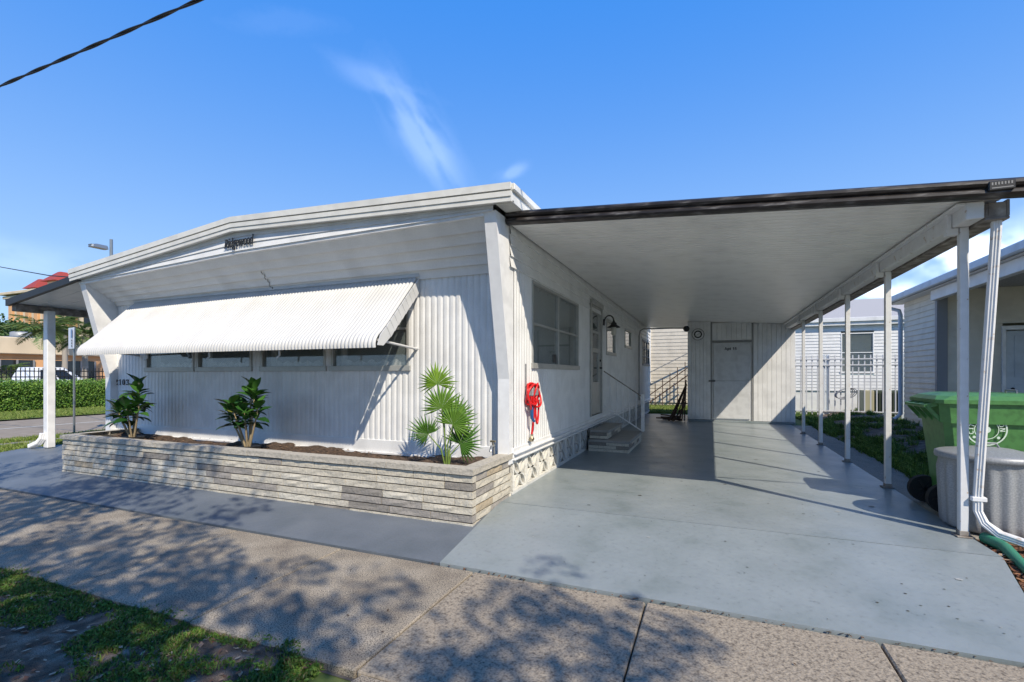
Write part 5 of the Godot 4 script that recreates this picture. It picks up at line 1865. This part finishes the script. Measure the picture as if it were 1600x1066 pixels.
func palm_frond() -> ArrayMesh:
	var g := RandomNumberGenerator.new()
	g.seed = 4
	var st := S()
	var pts := []
	for k in 15:
		var f := k / 14.0
		pts.append(Vector3(f * 1.75, 0.62 * f - 1.15 * f * f, 0))
	st.set_color(Color(0.16, 0.17, 0.06))
	tube(st, pts, 0.012, 4, false)
	for k in 36:
		var f := 0.12 + 0.88 * k / 36.0
		var p := Vector3(f * 1.75, 0.62 * f - 1.15 * f * f, 0)
		for s in [-1.0, 1.0]:
			var L := 0.55 * sin(PI * clampf(f * 0.9 + 0.1, 0, 1)) + 0.1
			var d := Vector3(0.55, g.randf_range(-0.55, -0.15), s).normalized()
			leaf_quad(st, p, d, Vector3.UP, L, 0.05, Color(0.06, 0.14, 0.03).lerp(Color(0.20, 0.25, 0.06), g.randf() * 0.7), 0.1)
	return done(st)

func ficus_leaf(sd: int) -> ArrayMesh:
	var g := RandomNumberGenerator.new()
	g.seed = sd
	var st := S()
	st.set_smooth_group(0)
	var top := Color(0.022, 0.07, 0.018).lerp(Color(0.06, 0.16, 0.028), sd % 4 / 3.0)
	if sd == 7:
		top = Color(0.16, 0.17, 0.03)
	var prof := [0.0, 0.55, 0.9, 1.0, 0.85, 0.5, 0.0]
	var L := 0.17
	for i in 6:
		for s in [-1.0, 1.0]:
			var q := []
			for e in [[i, 0], [i, 1], [i + 1, 1], [i + 1, 0]]:
				var f: float = e[0] / 6.0
				q.append(Vector3(s * prof[e[0]] * 0.047 * e[1], 0.014 * e[1] * prof[e[0]] - 0.05 * f * f, -f * L))
			st.set_color(top)
			if s > 0:
				quad(st, q[0], q[1], q[2], q[3])
			else:
				quad(st, q[0], q[3], q[2], q[1])
	return done(st)

func plants() -> void:
	var lv := []
	for k in 8:
		lv.append(ficus_leaf(k))
	var n := 0
	for q in [[Vector3(-7.57, 0.36, -4.27), "dark green rubber plant in the planter close to the house number", 0.88], [Vector3(-5.27, 0.36, -4.25), "dark green rubber plant in the middle of the planter", 0.9]]:
		var b: Vector3 = q[0]
		var t := thing("rubber_plant", q[1], "plant", b, "rubber plants in the brick planter")
		var st := S()
		loft(st, [ring4(b.x - 0.10, b.x + 0.10, b.z - 0.10, b.z + 0.10, b.y - 0.03, 0.03), ring4(b.x - 0.115, b.x + 0.115, b.z - 0.115, b.z + 0.115, b.y + 0.055, 0.03)])
		obj("pot", st, M.black_plastic, t)
		for stem in 9:
			var a := TAU * stem / 9.0 + 0.4
			var lean := 0.28 if stem < 6 else 0.1
			var H: float = (0.56 if stem < 6 else 0.82) * q[2] + rnd(-0.05, 0.05)
			var e := b + Vector3(cos(a) * lean, H, sin(a) * lean * 0.62)
			var md := b.lerp(e, 0.55) + Vector3(0, -0.02, 0)
			st = S()
			tube(st, [b + Vector3(cos(a) * 0.02, 0, sin(a) * 0.02), md, e], [0.014, 0.011, 0.006], 7)
			obj("stem", st, M.stem_tan, t)
			for k in 10:
				var f := lerpf(0.66, 1.04, k / 9.0)
				var p: Vector3 = b.lerp(md, f / 0.55) if f < 0.55 else md.lerp(e, (f - 0.55) / 0.45)
				var az := k * 2.4 + stem
				var el := lerpf(-0.05, 1.1, k / 9.0) + rnd(-0.2, 0.2)
				var bs := Basis(Vector3.UP, az) * Basis(Vector3.RIGHT, el) * Basis(Vector3(0, 0, 1), rnd(-0.4, 0.4))
				n += 1
				put("leaf", lv[7 if n % 29 == 0 else rng.randi() % 7], M.ficus_leaf, t, Transform3D(bs * rnd(0.95, 1.4), p))
	# fan palm
	var b := Vector3(-2.46, 0.36, -4.25)
	var t := thing("fan_palm", "young bright green fan palm at the drive end of the planter", "palm", b)
	var rt := Vector3(0.924, 0, -0.381)
	for q in [[-0.10, 0.84, 0.0, 0.25, 0.25, -0.1, 1.0], [-0.02, 0.60, 0.07, 0.27, 0.1, 0.1, 0.6], [0.10, 0.44, 0.09, 0.27, 0.0, 0.65, 0.5], [-0.17, 0.34, 0.04, 0.22, -0.45, -0.8, 0.25], [0.14, 0.24, 0.03, 0.26, 0.1, 0.9, 0.2], [0.02, 0.50, -0.12, 0.24, 0.2, 0.3, 0.35]]:
		var h: Vector3 = b + rt * q[0] + Vector3(0, q[1], q[2])
		var st := S()
		tube(st, [b + rt * q[0] * 0.12, b.lerp(h, 0.55) - rt * q[0] * 0.25, h], [0.009, 0.007, 0.005], 6)
		obj("stalk", st, M.stem_green if M.has("stem_green") else mat("stem_green", lin(0.16, 0.24, 0.05), 0.5), t)
		st = S()
		var N := 22
		for k in N:
			var an := lerpf(-2.0, 2.0, k / (N - 1.0)) + rnd(-0.03, 0.03)
			var L: float = q[3] * (1.12 - 0.34 * absf(an) / 2.0) * rnd(0.86, 1.06)
			var d := Vector3(sin(an), cos(an), 0)
			var s := Vector3(cos(an), -sin(an), 0)
			var w := L * 0.052
			var bend := Vector3(0, -rnd(0.0, 0.06) * L, -rnd(0.08, 0.3) * L)
			var fold := Vector3(0, 0, 0.014)
			var c := Color(0.035, 0.115, 0.018).lerp(Color(0.17, 0.28, 0.03), q[6] * rnd(0.7, 1.0))
			st.set_color(c)
			for sg in [-1.0, 1.0]:
				var m1: Vector3 = d * L * 0.5
				st.add_vertex(Vector3.ZERO); st.add_vertex(m1 + fold); st.add_vertex(m1 + s * sg * w)
				st.add_vertex(m1 + fold); st.add_vertex(d * L + bend); st.add_vertex(m1 + s * sg * w)
		var bs := Basis(rt, Vector3.UP, Vector3(0.381, 0, 0.924)) * Basis(Vector3(0, 0, 1), -q[5]) * Basis(Vector3.RIGHT, -q[4])
		put("fan_leaf", done(st), M.fan_leaf, t, Transform3D(bs, h))

func blade_tuft(sd: int, count: int, h: float, spread: float, cols: Array, wide := 0.012) -> ArrayMesh:
	var g := RandomNumberGenerator.new()
	g.seed = sd
	var st := S()
	for k in count:
		var a := g.randf() * TAU
		var o := Vector3(cos(a), 0, sin(a)) * spread * sqrt(g.randf())
		var lean := Vector3(g.randfn(0, 0.45), 1.0, g.randfn(0, 0.45)).normalized()
		var hh := h * g.randf_range(0.5, 1.2)
		var s := lean.cross(Vector3(cos(a * 3), 0, sin(a * 3))).normalized() * wide * 0.5
		st.set_color(cols[g.randi() % cols.size()] * g.randf_range(0.7, 1.25))
		var m := o + lean * hh * 0.55
		var tip := o + lean * hh + Vector3(lean.x, -0.25, lean.z) * hh * 0.45
		quad(st, o - s, m - s, m + s, o + s)
		st.add_vertex(m - s); st.add_vertex(tip); st.add_vertex(m + s)
	return done(st)

func flake(st: SurfaceTool, p: Vector3, r: float, c: Color) -> void:
	var a := rnd(0, TAU)
	var u := Vector3(cos(a), rnd(-0.25, 0.25), sin(a)) * r
	var v := Vector3(-sin(a), rnd(-0.25, 0.25), cos(a)) * r * rnd(0.35, 0.6)
	st.set_color(c)
	quad(st, p - u, p + v, p + u, p - v)

func verge_and_weeds() -> void:
	var n := FastNoiseLite.new()
	n.seed = 12
	n.frequency = 0.9
	# dirt of the front verge, gently uneven
	var st := S()
	st.set_smooth_group(0)
	var hy := func(x: float, z: float) -> float:
		return -0.155 + n.get_noise_2d(x * 1.5, z * 1.5) * 0.035 - 0.012 * smoothstep(-1.7, -1.9, z)
	for i in 70:
		for k in 24:
			var q := []
			for o in [[0, 0], [0, 1], [1, 1], [1, 0]]:
				var x: float = -10.0 + (i + o[0]) * 0.114
				var z: float = -1.885 + (k + o[1]) * 0.135
				if x > -2.05 and k + o[1] > 0: x = minf(x, lerpf(-1.75, -2.35, (z + 1.885) / 3.2))
				q.append(Vector3(x, hy.call(x, z), z))
			quad(st, q[0], q[1], q[2], q[3])
	structure("verge_soil", st, M.dirt)
	var creeper := []
	var grass := []
	for k in 30000:
		var x := -rnd(1.72, 8.5)
		var z := rnd(-1.93, 0.6)
		if x > lerpf(-1.80, -2.4, (z + 1.885) / 3.2):
			continue
		var d := n.get_noise_2d(x * 1.1 + 40.0, z * 1.6) + n.get_noise_2d(x * 4.0, z * 4.0) * 0.4 + 0.55 * smoothstep(-1.5, -1.9, z) + 0.1
		if d < rnd(0.15, 0.55):
			continue
		var tr := Transform3D(Basis(Vector3.UP, rnd(0, TAU)) * rnd(0.6, 1.2), Vector3(x, hy.call(x, z), z))
		if rng.randf() < 0.62: creeper.append(tr)
		else: grass.append(tr)
	var cm := leaf_clump(71, 26, 0.035, 0.022, [Color(0.06, 0.14, 0.015), Color(0.10, 0.20, 0.02), Color(0.16, 0.26, 0.04)])
	var o := scatter("ground_creeper", cm, M.ground_leaf, creeper, self)
	o.set_meta("kind", "stuff")
	tag(o, "low green creeping weeds over the front verge soil", "ground cover")
	var gm := blade_tuft(72, 18, 0.036, 0.04, [Color(0.06, 0.13, 0.015), Color(0.12, 0.20, 0.03), Color(0.22, 0.20, 0.08)], 0.006)
	o = scatter("verge_grass", gm, M.ground_leaf, grass, self)
	o.set_meta("kind", "stuff")
	tag(o, "short grass blades on the front verge along the sidewalk", "grass")
	st = S()
	for k in 2600:
		var x := -rnd(1.75, 7.0)
		var z := rnd(-1.86, 0.3)
		if x > lerpf(-1.82, -2.4, (z + 1.885) / 3.2): continue
		flake(st, Vector3(x, hy.call(x, z) + rnd(0.006, 0.016), z), rnd(0.006, 0.03), [Color(0.20, 0.09, 0.045), Color(0.30, 0.19, 0.12), Color(0.42, 0.33, 0.24), Color(0.12, 0.06, 0.035)][rng.randi() % 4])
	var lt := obj("leaf_litter", st, M.ground_leaf)
	lt.set_meta("kind", "stuff")
	tag(lt, "brown dead leaves scattered on the front verge", "leaf litter")
	# stray leaves on paving
	st = S()
	for k in 60:
		var x := rnd(-7.0, 2.5)
		var z := rnd(-3.1, -2.0)
		flake(st, Vector3(x, -0.134, z), rnd(0.006, 0.016), Color(0.10, 0.06, 0.035))
	for k in 150:
		flake(st, Vector3(rnd(-2.0, 3.5), -0.136, -3.16 + rnd(-0.012, 0.02)), rnd(0.006, 0.018), [Color(0.16, 0.08, 0.04), Color(0.07, 0.05, 0.03)][k % 2])
	lt = obj("stray_leaves", st, M.ground_leaf)
	lt.set_meta("kind", "stuff")
	tag(lt, "few small brown leaves lying on the sidewalk", "leaf litter")
	# specks of grit and small stains on the painted drive
	st = S()
	for k in 260:
		var z := -rnd(3.25, 9.0)
		var y := lerpf(0.0, -0.128, clampf((z + 4.5) / 1.33, 0, 1)) + 0.003
		var r := rnd(0.003, 0.009) if k > 14 else rnd(0.012, 0.03)
		var c := Vector3(rnd(-1.7, 1.6), y, z)
		st.set_color([Color(0.07, 0.06, 0.05), Color(0.13, 0.15, 0.14), Color(0.40, 0.41, 0.40)][k % 3])
		for j in 5:
			var a0 := TAU * j / 5.0
			var a1 := TAU * (j + 1) / 5.0
			st.add_vertex(c); st.add_vertex(c + Vector3(cos(a0) * r, 0, sin(a0) * r * 0.7)); st.add_vertex(c + Vector3(cos(a1) * r * 1.3, 0, sin(a1) * r))
	lt = obj("drive_grit", st, M.ground_leaf)
	lt.set_meta("kind", "stuff")
	tag(lt, "tiny dark and pale specks of grit on the painted drive", "grit")
	# mulch chips beside the drive
	st = S()
	for k in 2600:
		var z := rnd(-4.95, -3.2)
		var x := lerpf(1.93, 1.66, clampf((z + 4.5) / 1.33, 0, 1)) + pow(rng.randf(), 1.3) * 1.6
		flake(st, Vector3(x, lerpf(-0.022, -0.165, clampf((z + 4.45) / 1.28, 0, 1)) + rnd(0.004, 0.022), z), rnd(0.010, 0.032), [Color(0.20, 0.07, 0.03), Color(0.32, 0.15, 0.07), Color(0.10, 0.04, 0.02), Color(0.42, 0.28, 0.18)][rng.randi() % 4])
	lt = obj("mulch_chips", st, M.ground_leaf)
	lt.set_meta("kind", "stuff")
	tag(lt, "reddish brown mulch chips beside the drive corner", "mulch")
	# bark chips on the planter soil
	st = S()
	for k in 1500:
		flake(st, Vector3(rnd(-8.3, -2.1), 0.365 + rnd(-0.015, 0.03), rnd(-4.72, -3.98)), rnd(0.006, 0.022), [Color(0.10, 0.055, 0.035), Color(0.22, 0.13, 0.08), Color(0.05, 0.03, 0.02)][rng.randi() % 3])
	lt = obj("planter_mulch", st, M.ground_leaf)
	lt.set_meta("kind", "stuff")
	tag(lt, "dark brown bark chips on the planter soil", "mulch")
	# weeds between the side walkway and the neighbour
	var weeds := []
	for k in 5200:
		var x := rnd(2.36, 4.2)
		var z := -rnd(6.4, 17.6)
		var d := n.get_noise_2d(x * 1.2 + 9.0, z * 0.8) + 0.45 * smoothstep(3.2, 2.5, x) - 0.05
		if d < rnd(0.0, 0.4): continue
		weeds.append(Transform3D(Basis(Vector3.UP, rnd(0, TAU)) * rnd(0.5, 1.25), Vector3(x, -0.03 + 0.20 * smoothstep(2.5, 4.0, x), z)))
	var wm := blade_tuft(73, 22, 0.13, 0.06, [Color(0.05, 0.12, 0.015), Color(0.10, 0.19, 0.02), Color(0.17, 0.24, 0.05)], 0.010)
	o = scatter("side_weeds", wm, M.ground_leaf, weeds, self)
	o.set_meta("kind", "stuff")
	tag(o, "tufts of green weeds beside the carport walkway", "weeds")
	# lawn beyond the rear corner and along the side street
	var lawn := []
	for k in 9000:
		var f := rng.randf()
		var p := Vector3(rnd(-3.5, 0.6), -0.035, -rnd(17.2, 21.3)) if f < 0.25 else (Vector3(rnd(-13.1, -11.2), -0.04, -rnd(3.6, 12)) if f < 0.65 else Vector3(rnd(-22.0, -18.7), 0.0, -rnd(6, 16)))
		if p.x < -12.08 and p.x > -12.62: continue
		lawn.append(Transform3D(Basis(Vector3.UP, rnd(0, TAU)) * rnd(0.6, 1.1), p))
	o = scatter("lawn_grass", blade_tuft(74, 22, 0.09, 0.11, [Color(0.09, 0.17, 0.02), Color(0.15, 0.23, 0.03), Color(0.22, 0.26, 0.07)], 0.012), M.ground_leaf, lawn, self)
	o.set_meta("kind", "stuff")
	tag(o, "mown grass along the side street and behind the carport", "grass")
